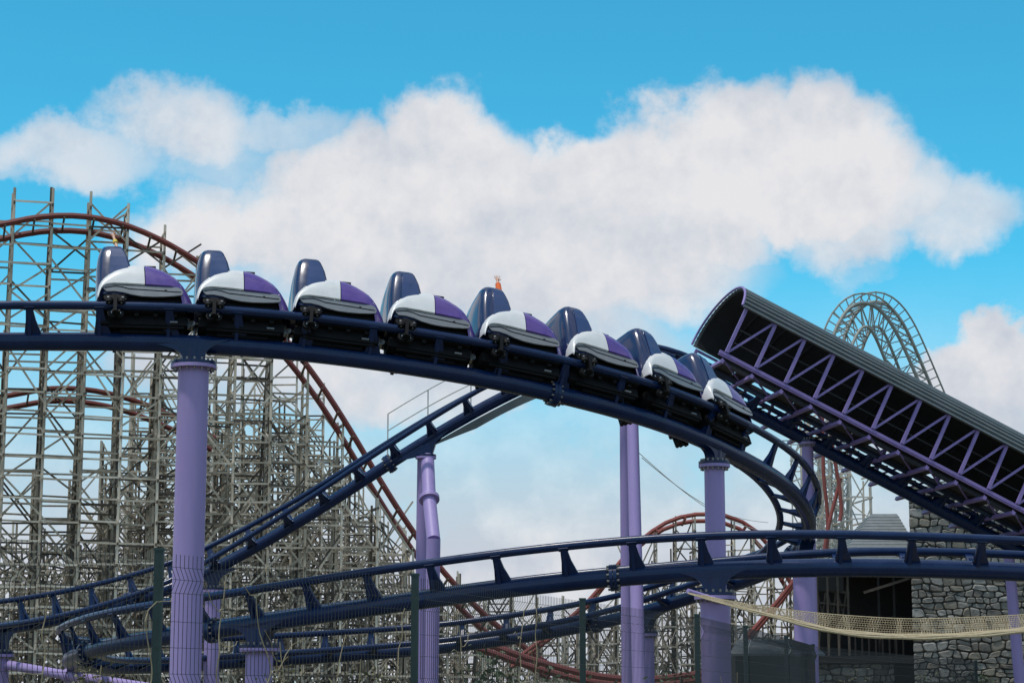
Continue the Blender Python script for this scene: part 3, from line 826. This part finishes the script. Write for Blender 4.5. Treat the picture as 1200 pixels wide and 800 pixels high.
def red_track(name, label, px_pts, O, bq, t, gauge=1.3, dy=.55, r=.15, m='red_rail', every=1.6, ties=True, step=.5):
    """a pair of red box rails over the trestle; O + bq*t is a point of its vertical plane"""
    n = bq; c0 = O + bq * t
    pts = [on_plane(x, y, c0, n) for x, y in px_pts]
    pth = Path(pts, [0] * len(pts), 2, 6, step)
    th = thing(name, label, 'coaster track', (pts[len(pts)//2].x, pts[len(pts)//2].y, 0))
    k = max(8, int(pth.len / .8)); fr = [pth.at(pth.len * i / k) for i in range(k + 1)]
    for s, dz in ((1, -dy), (-1, 0)):
        MB().tube([f[0] + n * gauge * .5 * s + Z * dz for f in fr], r, 8).build('rail', m, th)
    d = .4
    if ties:
        while d < pth.len:
            f = pth.at(d)[0]
            beam_obj('tie', f - n * gauge * .62 - Z*.1, f + n * gauge * .62 - Z*(dy + .1), .1, .12, 'timber_dark' if m == 'red_rail' else m, th); d += every
    return th
RED = [(-70,290),(-30,272),(0,261),(40,250),(85,246),(130,252),(165,266),(200,287),(240,313),(290,352),(330,394),(365,434),(400,492),(440,560),(480,628),(530,690),(590,747),(667,797),(720,830)]
prof1 = [(-70,268),(0,224),(60,222),(110,236),(150,246),(190,272),(230,298),(290,352),(330,396),(362,440),(398,486),(425,560),(450,600),(480,640),(530,706),(580,752),(640,800)]
T1, pt1, O1, a1, b1_ = trestle('timber_trestle', 'tall weathered timber trestle of the big hill under the dark red track', -55, 108, 17, 600, prof1, 2.05, [0, 1.5, 4.2, 7.0], 1.15, .14, diag=.6, seed=3, drop=7.5, rowh=1, over=.2, batter=.2)
red_track('big_hill_track', 'dark red track over the crest of the big timber hill, diving right', RED, O1, b1_, .4, dy=.55, gauge=1.3, r=.17)
prof2 = [(-60,650),(50,630),(100,590),(128,500),(150,424),(210,417),(260,415),(330,421),(360,436),(392,486),(420,560),(470,636),(520,690),(560,706),(640,728),(700,800)]
T2, pt2, O2, a2, b2_ = trestle('timber_trestle', 'dense lower timber trestle filling the space behind the big hill', -60, 128, 6, 690, prof2, 1.75, [0, 1.6, 3.8, 6.4, 9.2], 1.25, .13, seed=5, drop=1.6, rowh=1, batter=.12, diag=.9)
red_track('inner_hill_track', 'small dark red track arching low inside the timber trestle', [(-40,485),(0,464),(25,450),(60,444),(100,450),(150,465),(205,487),(250,515)], O1, b1_, 5.5, dy=.55, gauge=1.2, r=.16)
prof3 = [(-60,670),(90,650),(130,600),(180,520),(240,470),(330,480),(390,530),(440,600),(500,668),(560,700),(640,716),(700,712),(760,740),(800,800)]
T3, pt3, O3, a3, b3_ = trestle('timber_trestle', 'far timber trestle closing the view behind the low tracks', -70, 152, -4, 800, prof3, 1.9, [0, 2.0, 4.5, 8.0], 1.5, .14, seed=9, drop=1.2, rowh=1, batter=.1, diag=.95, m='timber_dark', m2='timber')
ARC = [(600,775),(650,738),(678,715),(702,690),(727,656),(757,627),(785,609),(822,602),(858,607),(885,622),(905,650),(925,685)]
prof4 = [(560,796),(640,756),(672,730),(702,699),(730,663),(760,634),(790,616),(822,608),(860,613),(886,628),(900,640),(930,656),(960,660),(1010,650)]
T4, pt4, O4, a4, b4_ = trestle('timber_trestle', 'rounded timber hill below the red arc between the purple columns', 585, 104, 3, 1010, prof4, 1.0, [0, .9, 2.0, 3.6, 6.0], .95, .09, seed=12, drop=1.5, rowh=1, batter=.1, diag=.95, over=.1)
red_track('red_arc_track', 'red track curving over the rounded timber hill', ARC, O4, b4_, .4, dy=.25, gauge=1.1, r=.11, m='red_bright', step=.12)
red_track('red_slope_track', 'two bright red rails sloping down through the timber beside the pavilion', [(940,662),(925,690),(905,714),(880,742),(855,768),(830,792)], O4, b4_, -2.5, dy=.35, gauge=.9, r=.11, m='red_bright', ties=False)
red_track('low_red_track', 'low dark red track dipping along the foot of the timber', [(560,752),(600,762),(640,782),(690,800),(760,806),(830,792),(880,770)], O4, b4_, -5, dy=.3, gauge=1.1, r=.16, m='red_rail')

# pale lattice tower behind the canopy with twisted red rails
prof5 = [(940,480),(955,462),(975,470),(1000,540),(1012,560),(1040,575),(1060,600)]
T5, pt5, O5, a5, b5_ = trestle('lattice_tower', 'pale steel lattice tower with red rails seen under the canopy track', 955, 92, 8, 1046, prof5, .95, [0, 1.2, 3.0], 1.0, .075, m='pale_steel', m2='timber_pale', seed=21, drop=.6, batter=.06, diag=1, nparts=220, cat='lattice tower')
for k, pts in enumerate(([(962,470),(966,520),(963,560),(972,600),(968,650)], [(985,560),(980,585),(970,610),(966,650)], [(974,480),(975,520),(976,548),(990,575),(984,610)])):
    q = [on_plane(x, y, O5 - b5_ * (.5 + .2 * k), b5_) for x, y in pts]
    o = MB().tube(smooth(catmull(q, [0]*len(q), .3)[0], 2, 3), .085, 10).build('twisted_rail', 'red_bright', T5)
# steep arched hill above the canopy
ah = thing('arched_hill', 'pale steel arched hill with red rails and railing rising above the canopy roof', 'coaster hill', tuple(P(1040, 810, 100))[:2] + (0,))
top_px = [(966,650),(967,540),(970,460),(978,408),(989,373),(1003,350),(1021,342),(1038,350),(1052,375),(1066,407),(1083,448),(1102,492),(1135,570)]
low_off = [(20,3),(20,5),(21,8),(21,13),(19,17),(13,24),(3,30),(-9,32),(-17,26),(-20,22),(-22,18),(-22,16),(-22,14)]
def arch_pt(i, side, lower):
    x, y = top_px[i]; dD = 4.0 * side
    u = i / 12; D = 97 + dD * .55 + 3.5 * u
    if lower: x += low_off[i][0]; y += low_off[i][1]
    x += side * (7 - 1 * u)
    return P(x, y, D)
lines = {}
for side in (-1, 1):
    for lower in (0, 1):
        pts = [arch_pt(i, side, lower) for i in range(13)]
        pth = smooth(catmull(pts, [0]*13, .4)[0], 2, 3); lines[(side, lower)] = pth
        MB().tube(pth, .075 if lower else .09, 8).build('chord', 'arch_steel', ah)
for f_ in (.25, .75):
    n = min(len(lines[(-1, 0)]), len(lines[(1, 0)]))
    rp = [lines[(-1, 0)][int(i*(len(lines[(-1,0)])-1)/60)].lerp(lines[(1, 0)][int(i*(len(lines[(1,0)])-1)/60)], f_) + Z*.14 for i in range(61)]
    MB().tube(rp, .11, 8).build('rail', 'red_bright', ah)
NS = 58
def lp(side, lower, i):
    q = lines[(side, lower)]; return q[int(i * (len(q) - 1) / NS)]
for i in range(NS + 1):
    beam_obj('tie', lp(-1, 0, i), lp(1, 0, i), .06, .06, 'arch_steel', ah)
    if i % 2 == 0:
        beam_obj('lower_tie', lp(-1, 1, i), lp(1, 1, i), .055, .055, 'arch_steel', ah)
        for s in (-1, 1):
            beam_obj('web', lp(s, 0, i), lp(s, 1, i), .055, .055, 'arch_steel', ah)
            if i < NS - 1: beam_obj('web_diagonal', lp(s, 1, i), lp(s, 0, i + 2), .045, .045, 'arch_steel', ah)
        if i < NS - 1: beam_obj('lateral_brace', lp(-1, 1, i), lp(1, 1, i + 2), .06, .06, 'arch_steel', ah)
i0, i1 = int(NS*.46), NS
outer = [lp(1, 0, i) + Vector((.2, 0, .0)) + Z*.0 for i in range(i0, i1 + 1)]
def railn(i):
    q = lp(1, 0, min(NS, i+1)) - lp(1, 0, max(0, i-1)); nrm = Vector((-q.z, 0, q.x)).normalized(); return nrm if nrm.z > 0 else -nrm
for s in (-1, 1):
    MB().tube([lp(s, 0, i) + railn(i) * .5 for i in range(i0, i1 + 1)], .045, 6).build('handrail', 'arch_steel', ah)
    for i in range(i0, i1 + 1): beam_obj('handrail_post', lp(s, 0, i), lp(s, 0, i) + railn(i) * .5, .05, .05, 'arch_steel', ah)
for (i, s) in ((0, -1), (0, 1), (NS, -1), (NS, 1)):
    q = lp(s, 1, i); beam_obj('leg', (q.x, q.y, -.1), q, .3, .3, 'arch_steel', ah)
    q = lp(s, 0, i); beam_obj('leg', (q.x + .2, q.y, -.1), q, .3, .3, 'arch_steel', ah)

# ------------------------------------------------------------------ stone tower and pavilion
rs = random.Random(4)
DS = 70.0; mpp = DS / F
STK = ('stone_a', 'stone_b', 'stone_c', 'stone_d', 'stone_a', 'stone_b')
def stones(parent, X0, X1, Z0, Z1, Y, mw, mh, lim):
    """rubble courses: wavy bed joints, slanted perpends, some stones split; every stone its own mesh"""
    rows = [Z0]
    while rows[-1] < Z1 - mh * .5: rows.append(rows[-1] + mh * rs.uniform(.65, 1.4))
    rows[-1] = Z1
    ph = [rs.uniform(0, 6.28) for _ in rows]
    def bed(i, x): return rows[i] + (0 if i in (0, len(rows) - 1) else .045 * math.sin(x * 3.1 + ph[i]) + .035 * math.sin(x * 7.3 + ph[i] * 2.1))
    cells = []
    for i in range(len(rows) - 1):
        x = X0; sl = 0
        while x < X1 - .08:
            w_ = mw * rs.uniform(.5, 1.7)
            if X1 - x - w_ < .12: w_ = X1 - x
            s2 = rs.uniform(-.05, .05) if x + w_ < X1 - .05 else 0
            q = [(x - sl, bed(i, x)), (x + w_ - s2, bed(i, x + w_)), (x + w_ + s2, bed(i + 1, x + w_)), (x + sl, bed(i + 1, x))]
            if rs.random() < .16 and rows[i+1] - rows[i] > mh * .9:
                a_, b_ = rs.uniform(.4, .6), rs.uniform(.4, .6)
                l = tuple(q[0][k] + (q[3][k] - q[0][k]) * a_ for k in (0, 1)); r_ = tuple(q[1][k] + (q[2][k] - q[1][k]) * b_ for k in (0, 1))
                cells += [[q[0], q[1], r_, l], [l, r_, q[2], q[3]]]
            else: cells.append(q)
            x += w_; sl = s2
    rs.shuffle(cells); rest = MB()
    cells.sort(key=lambda q: -(abs(q[1][0] - q[0][0]) * abs(q[3][1] - q[0][1])))
    for n, q in enumerate(cells):
        cx = sum(p[0] for p in q) / 4; cz = sum(p[1] for p in q) / 4; g_ = .016
        def ins(p, d): 
            dx, dz = p[0] - cx, p[1] - cz; L_ = math.hypot(dx, dz); k = max(.3, 1 - d / max(.01, L_)); return cx + dx * k, cz + dz * k
        o8 = []
        for i in range(4):
            p = ins(q[i], g_ * 1.4); a_ = ins(q[i - 1], g_ * 1.4); b_ = ins(q[(i + 1) % 4], g_ * 1.4); t_ = rs.uniform(.1, .22)
            o8 += [(p[0] + (a_[0] - p[0]) * t_, p[1] + (a_[1] - p[1]) * t_), (p[0] + (b_[0] - p[0]) * t_, p[1] + (b_[1] - p[1]) * t_)]
        f = rs.uniform(.02, .085); r3 = [(cx + (x - cx) * .80, Y - f - .02 + rs.uniform(-.012, .012), cz + (z - cz) * .78) for x, z in o8]
        b = MB() if n < lim else rest
        b.loft([[(x, Y + .05, z) for x, z in o8], [(x, Y - f + .01, z) for x, z in o8], r3], True, True)
        if n < lim: b.build('stone', rs.choice(STK), parent, False)
    if rest.v: rest.build('small_stones', 'stone_a', parent, False, kind='stuff')
tl = P(1064, 573, DS); X0 = tl.x; ZT = tl.z; X1 = P(1260, 573, DS).x
tw = thing('stone_tower', 'rubble stone castle tower beside the dark pavilion, half hidden by the canopy', 'stone tower', (X0 + 4, DS + 3, 0))
MB().prism([(X0 + .02, DS + .02, -.2), (X0 + 9, DS + .02, -.2), (X0 + 9, DS + 6, -.2), (X0 + 1.6, DS + 6, -.2)], (0, 0, ZT + .2)).build('core', 'mortar', tw, False)
MB().prism([(X0 - .06, DS - .1, ZT), (X0 + 9.1, DS - .1, ZT), (X0 + 9.1, DS + 6.1, ZT), (X0 + 1.54, DS + 6.1, ZT)], (0, 0, .1)).build('coping', 'stone_a', tw, False)
zlow = P(1100, 806, DS).z
stones(tw, X0, X1, zlow, ZT - .05, DS, .30, .25, 295)
b = MB(); z = -.1; rq = random.Random(2)
while z < zlow - .05:
    x = X0
    while x < X1 + 3: b.box((x + .02, DS - .1, z + .02), (x + .38, DS + .05, z + .30)); x += .42
    z += .33
b.build('stonework', 'stone_a', tw, False, kind='stuff')
# pavilion
DP = 71.5
pv = thing('timber_pavilion', 'dark timber pavilion with grey hipped slate roof beside the stone tower', 'pavilion', (P(1005, 800, DP).x, DP + 2.5, 0))
xl, xr = P(955, 700, DP).x, X0 - .05
def zpx(y, D=DP): return P(1000, y, D).z
eave = zpx(684); ridge = zpx(603, DP + 2.5)
# hip roof as slate courses: each course is a frustum step
xa, xb = P(978, 650, DP).x, P(1082, 650, DP).x; xta, xtb = P(1021, 603, DP + 2.5).x, P(1050, 603, DP + 2.5).x
z0r = zpx(660); nc = 16
for i in range(nc):
    u0, u1 = i / nc, (i + 1) / nc + .012
    def rg(u, k):
        x0_, x1_ = xa + (xta - xa) * u - k, xb + (xtb - xb) * u + k; y0_, y1_ = DP - .3 + 2.6 * u - k, DP + 5.8 - 2.6 * u + k; z = z0r + (ridge - z0r) * u
        return [(x0_, y0_, z), (x1_, y0_, z), (x1_, y1_, z), (x0_, y1_, z)]
    MB().loft([rg(u0, .03), rg(u1, .0)], True, True).build('slate_course', 'slate', pv, False)
# loggia: dark room with posts, open front
zf = zpx(768); 
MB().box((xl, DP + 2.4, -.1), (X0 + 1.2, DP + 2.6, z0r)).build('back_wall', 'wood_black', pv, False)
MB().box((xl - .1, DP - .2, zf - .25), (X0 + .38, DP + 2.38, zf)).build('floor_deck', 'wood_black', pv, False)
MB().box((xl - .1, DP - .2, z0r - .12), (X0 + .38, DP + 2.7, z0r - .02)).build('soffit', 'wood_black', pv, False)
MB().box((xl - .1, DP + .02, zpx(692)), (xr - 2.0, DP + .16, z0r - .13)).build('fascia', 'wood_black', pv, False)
beam_obj('eave_beam', P(1012, 694, DP - .15), P(1066, 677, DP - .15), .06, .09, 'timber_dark', pv)
xq = xl + .05
for k, x in enumerate((958, 970, 982, 994, 1030, 1048)):
    pp = P(x, 700, DP); beam_obj('pavilion_post', (pp.x, DP + .05, zf), (pp.x, DP + .05, z0r - .13), .07, .07, 'timber_dark' if k < 4 else 'wood_black', pv)
for y in (690, 705, 722, 738):
    beam_obj('lattice_rail', (xl, DP + .12, zpx(y)), (P(996, y, DP).x, DP + .12, zpx(y + 4)), .05, .07, 'timber_dark', pv)
for k in range(3):
    xx = P(958 + 12*k, 700, DP).x; beam_obj('lattice_brace', (xx, DP + .17, zpx(760)), (xx + .36, DP + .17, zpx(684)), .05, .06, 'timber_dark', pv)
    beam_obj('lattice_brace', (xx + .36, DP + .22, zpx(740)), (xx, DP + .22, zpx(690)), .05, .06, 'timber_dark', pv)
beam_obj('balcony_rail', P(998, 742, DP - .1), P(1066, 738, DP - .1), .08, .1, 'wood_black', pv)
for x in range(1002, 1066, 8):
    q = P(x, 742, DP - .1); beam_obj('baluster', (q.x, q.y, zf), (q.x, q.y, q.z), .05, .05, 'wood_black', pv)
# stone base with dark archway
xd0, xd1 = P(1048, 770, DP).x, P(1070, 770, DP).x; zd = zpx(752)
MB().box((xl, DP + .1, -.2), (xd0, DP + 2.38, zf - .26)).build('base_core', 'mortar', pv, False)
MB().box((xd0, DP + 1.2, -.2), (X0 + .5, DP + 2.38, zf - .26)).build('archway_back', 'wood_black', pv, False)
stones(pv, xl, xd0, zpx(806), zf - .27, DP + .08, .30, .25, 140)

# low hut behind the right fence
DHh = 60
hx0, hx1 = P(858, 770, DHh).x, P(962, 770, DHh).x; hz = P(900, 764, DHh).z
ht = thing('low_hut', 'low dark hut with pale sloping roof behind the fence, beside the purple column', 'hut', ((hx0 + hx1) / 2, DHh + 1, 0))
MB().box((hx0 + .1, DHh, -.1), (hx1 - .1, DHh + 2.4, hz - .05)).build('wall', 'wood_black', ht, False)
MB().prism([(hx0 - .1, DHh - .2, hz - .1), (hx1 + .1, DHh - .2, hz - .1), (hx1 - .3, DHh + 1.2, hz + .35), (hx0 + .3, DHh + 1.2, hz + .35)], (0, 0, .06)).build('roof', 'slate', ht, False)
MB().box((hx0 + .3, DHh - .02, .2), (hx0 + 1.0, DHh + .02, hz - .4)).build('door', 'wood_black', ht, False)

# ------------------------------------------------------------------ tan net tied to the column
net = thing('rope_net', 'tan rope net sagging from the purple column across the stone tower', 'net', (P(1000, 735, 40.4).x, 40.4, 0))
te = [(806,692),(843,702),(893,710),(957,718),(1010,722),(1067,725),(1133,723),(1200,720),(1290,712)]
be = [(806,695),(843,706),(893,718),(930,728),(980,740),(1025,744),(1067,746),(1133,744),(1200,738),(1290,728)]
def edge(tab, D):
    q = [P(x, y, D) for x, y in tab]; return smooth(catmull(q, [0]*len(q), .05)[0], 3, 6)
pt_, pb_ = edge(te, 40.55), edge(be, 40.2)
def pick(p, u): return p[min(len(p) - 1, int(u * (len(p) - 1)))]
MB().tube(pt_[::4], .012, 6).build('top_rope', 'rope', net)
b = MB()
for k in range(5):
    off = Vector((0, .05 * math.cos(k * 1.3), .035 * math.sin(k * 2.1)))
    b.tube([pick(pb_, i/120) + off * min(1, i / 30) + Vector((0, 0, .006 * math.sin(i * .37 + k * 2))) * min(1, i/20) for i in range(121)], [.006 + .026 * min(1, i / 50) for i in range(121)], 7)
b.build('rolled_hem', 'rope', net)
b = MB(); n = 300
for i in range(n):
    u = i / n; b.bar(pick(pt_, u), pick(pb_, min(1, u + .012)), .0038, .0038); b.bar(pick(pt_, min(1, u + .012)), pick(pb_, u), .003, .003)
for k in range(1, 8):
    v = k / 8
    b.tube([pick(pt_, i/80).lerp(pick(pb_, i/80), v) for i in range(81)], .004, 4)
b.build('netting', 'rope', net, False, kind='stuff')
MB().tube([P(806, 693.5, 40.4), P(818, 696, 40.7), P(838, 697.5, 40.83), P(856, 697, 40.9)], .02, 6).build('tie_rope', 'rope', net)
e = thing('net_pole', 'purple spar holding the end of the tan net on the column', 'spar', (P(830, 697, 40.6).x, 40.6, 0))
MB().tube([P(806, 692, 40.4), P(850, 706, 40.9)], .05, 12).build('spar', 'purple', e)

# ------------------------------------------------------------------ wire fence
fp = [(-262, 590.3)]
posts = []
def post_xy(px, y):
    D = 1.14 * F / (820 - y); return Vector(((px - 600) / F * D, D, 0))
ps = [post_xy(188, 648), post_xy(487, 677), post_xy(682, 705), post_xy(815, 723), post_xy(871, 736), post_xy(918, 748), post_xy(949, 757), post_xy(1137, 775)]
ps = [ps[0] * 2 - ps[1]] + ps
FT = EYE + 1.14
fence = thing('wire_fence', 'dark green welded wire fence with square posts in front of the ride', 'fence', (ps[3].x, ps[3].y, 0))
for q in ps:
    MB().box((q.x - .035, q.y - .035, -.1), (q.x + .035, q.y + .035, FT)).box((q.x - .04, q.y - .04, FT), (q.x + .04, q.y + .04, FT + .02)).build('post', 'fence_green', fence, False)
def vfold(z):
    for zc in (2.52, 1.7, .9, .2):
        d = abs(z - zc)
        if d < .1: return .045 * (1 - d / .1)
    return 0
zs = [.05, .1, .2, .3, .8, .9, 1.0, 1.6, 1.7, 1.8, 2.42, 2.52, 2.62, 2.72]
for q0, q1 in zip(ps, ps[1:]):
    d = q1 - q0; L_ = d.length; d.normalize(); nn = Vector((d.y, -d.x, 0)); b = MB(); k = int(L_ / .052)
    sag = .03
    for i in range(1, k):
        c = q0 + d * (L_ * i / k)
        b.tube([c + nn * (.04 + vfold(z)) + Z * z for z in zs], .0026, 4, False)
    for z in (.05, .1, .2, .3, .5, .7, .8, .9, 1.0, 1.2, 1.4, 1.6, 1.7, 1.8, 2.0, 2.2, 2.42, 2.52, 2.62):
        b.bar(q0 + d*.03 + nn * (.045 + vfold(z)) + Z * z, q1 - d*.03 + nn * (.045 + vfold(z)) + Z * z, .0035, .0035)
    b.build('wire_panel', 'wire', fence, False, kind='stuff')

# dry vines climbing the fence
rv = random.Random(11)
def vine(label, u, seg, top, wig):
    q0, q1 = ps[seg], ps[seg + 1]; d = (q1 - q0); nn = Vector((d.y, -d.x, 0)).normalized(); d.normalize()
    c = q0.lerp(q1, u); pts = []; x = 0; z = -.05
    while z < top:
        pts.append(c + d * x + nn * (.10 + rv.uniform(-.02, .03)) + Z * z)
        z += rv.uniform(.09, .2); x += rv.uniform(-wig, wig)
    o = bpy.data.objects.new('dry_vine', None); COL.objects.link(o); o.location = pts[0]; ROOT[o.name] = pts[0].copy()
    tag(o, label, 'vine', 'dry vines on the fence')
    pp = smooth(catmull(pts, [0]*len(pts), .05)[0], 1, 1)
    MB().tube(pp, [.009 - .005 * i / len(pp) for i in range(len(pp))], 6).build('stem', 'twig', o)
    for k in range(5):
        j = rv.randrange(len(pp) // 3, len(pp)); p = pp[j]; s = rv.choice((-1, 1)); br = [p]
        for i in range(rv.randrange(3, 7)): br.append(br[-1] + d * s * rv.uniform(.02, .09) + Z * rv.uniform(-.03, .09) + nn * rv.uniform(-.01, .015))
        MB().tube(br, [.005 - .003 * i / len(br) for i in range(len(br))], 5).build('shoot', 'twig', o)
for u, seg, top, wig in [(.62,0,2.35,.08),(.80,0,1.9,.05),(.93,0,2.3,.07),(.16,1,2.6,.06),(.30,1,2.5,.09),(.42,1,2.2,.05),(.58,1,2.3,.1),(.70,1,2.0,.06),(.85,1,2.55,.05),(.2,2,2.3,.06),(.55,2,2.62,.05),(.62,2,2.7,.03),(.35,4,2.0,.06),(.6,4,2.1,.06)]:
    vine(['thin dry tan vine on the fence panel before the thick purple column', 'thin dry tan vine on the fence between thick column and kinked support', 'thin dry tan vine on the fence before the low red track', '', 'thin dry tan vine on the fence by the low hut'][seg], u, seg, top, wig)

# ------------------------------------------------------------------ shrubs behind the fence
def shrub(label, px, D, h, wd, n, leafm, seed):
    q = random.Random(seed); c = P(px, 800, D); c.z = -.05
    o = thing('shrub', label, 'shrub', (c.x, c.y, 0), 'shrubs behind the fence')
    b = MB(); lf = MB()
    for i in range(n):
        a = q.uniform(0, 6.28); sp = q.uniform(.1, 1) * wd; hh = h * q.uniform(.55, 1.05)
        pts = [c + Vector((math.cos(a) * sp * u ** 1.3 + q.uniform(-.04, .04), math.sin(a) * sp * u ** 1.3 + q.uniform(-.04, .04), hh * u)) for u in (0, .25, .5, .75, 1)]
        b.tube(pts, [.016, .013, .010, .007, .003], 5)
        for k in range(46):
            u = q.uniform(.2, 1.02); j = min(3, int(u * 4)); p = pts[j].lerp(pts[j+1], u * 4 - j) + Vector((q.gauss(0, .09), q.gauss(0, .09), q.gauss(0, .08)))
            d1 = Vector((q.gauss(0, 1), q.gauss(0, 1), q.gauss(0, .7))).normalized(); d2 = d1.cross(Vector((q.gauss(0, 1), q.gauss(0, 1), q.gauss(0, 1)))).normalized(); l_ = q.uniform(.04, .085)
            lf.add([p, p + d1*l_ + d2*l_*.4, p + d1*l_*2, p + d1*l_ - d2*l_*.4], [(0, 1, 2, 3)])
    b.build('stems', 'bark', o); lf.build('foliage', leafm, o, False, kind='stuff')
for i, (px, D, h, wd, n, m_) in enumerate([(575,34,2.35,.7,26,'leaf'),(620,38,2.2,.6,22,'leaf'),(430,36,2.15,.7,20,'leaf_dry'),(660,40,2.1,.5,18,'leaf'),(340,37,2.2,.6,18,'leaf_dry'),(1150,62,2.6,1.1,34,'leaf'),(1100,64,2.3,.9,26,'leaf'),(1010,63,2.4,.9,26,'leaf_dry'),(790,52,2.4,.8,22,'leaf'),(90,38,2.2,.8,20,'leaf_dry')]):
    shrub(['leafy green shrub behind the fence beside the kinked support', 'leafy green shrub behind the fence below the low red rails', 'dry olive shrub behind the fence before the kinked support',
           'leafy green shrub behind the fence post at the low red track', 'dry olive shrub beside the short column under the low near rail', 'broad green shrub at the foot of the stone tower',
           'green shrub at the tower corner by the archway', 'dry olive shrub before the pavilion base', 'green shrub between the net column and the far low column', 'dry olive shrub under the sloping brace pipe'][i], px, D, h, wd, n, m_, 30 + i)

# thin cables behind the helix
for k, (p, q) in enumerate([((745,527),(905,625)), ((752,536),(900,612))]):
    A = P(p[0], p[1], 62); Bq = P(q[0], q[1], 80); mid = [A.lerp(Bq, i/12) - Z * (.5 * math.sin(math.pi * i / 12)) for i in range(13)]
    o = MB().tube(mid, .012, 5).build('stay_cable', 'pale_steel'); tag(o, ['upper thin grey stay cable sloping down from the crest legs', 'lower thin grey stay cable sloping down from the crest legs'][k], 'cable', 'stay cables')
print('pieces', len(bpy.data.objects))
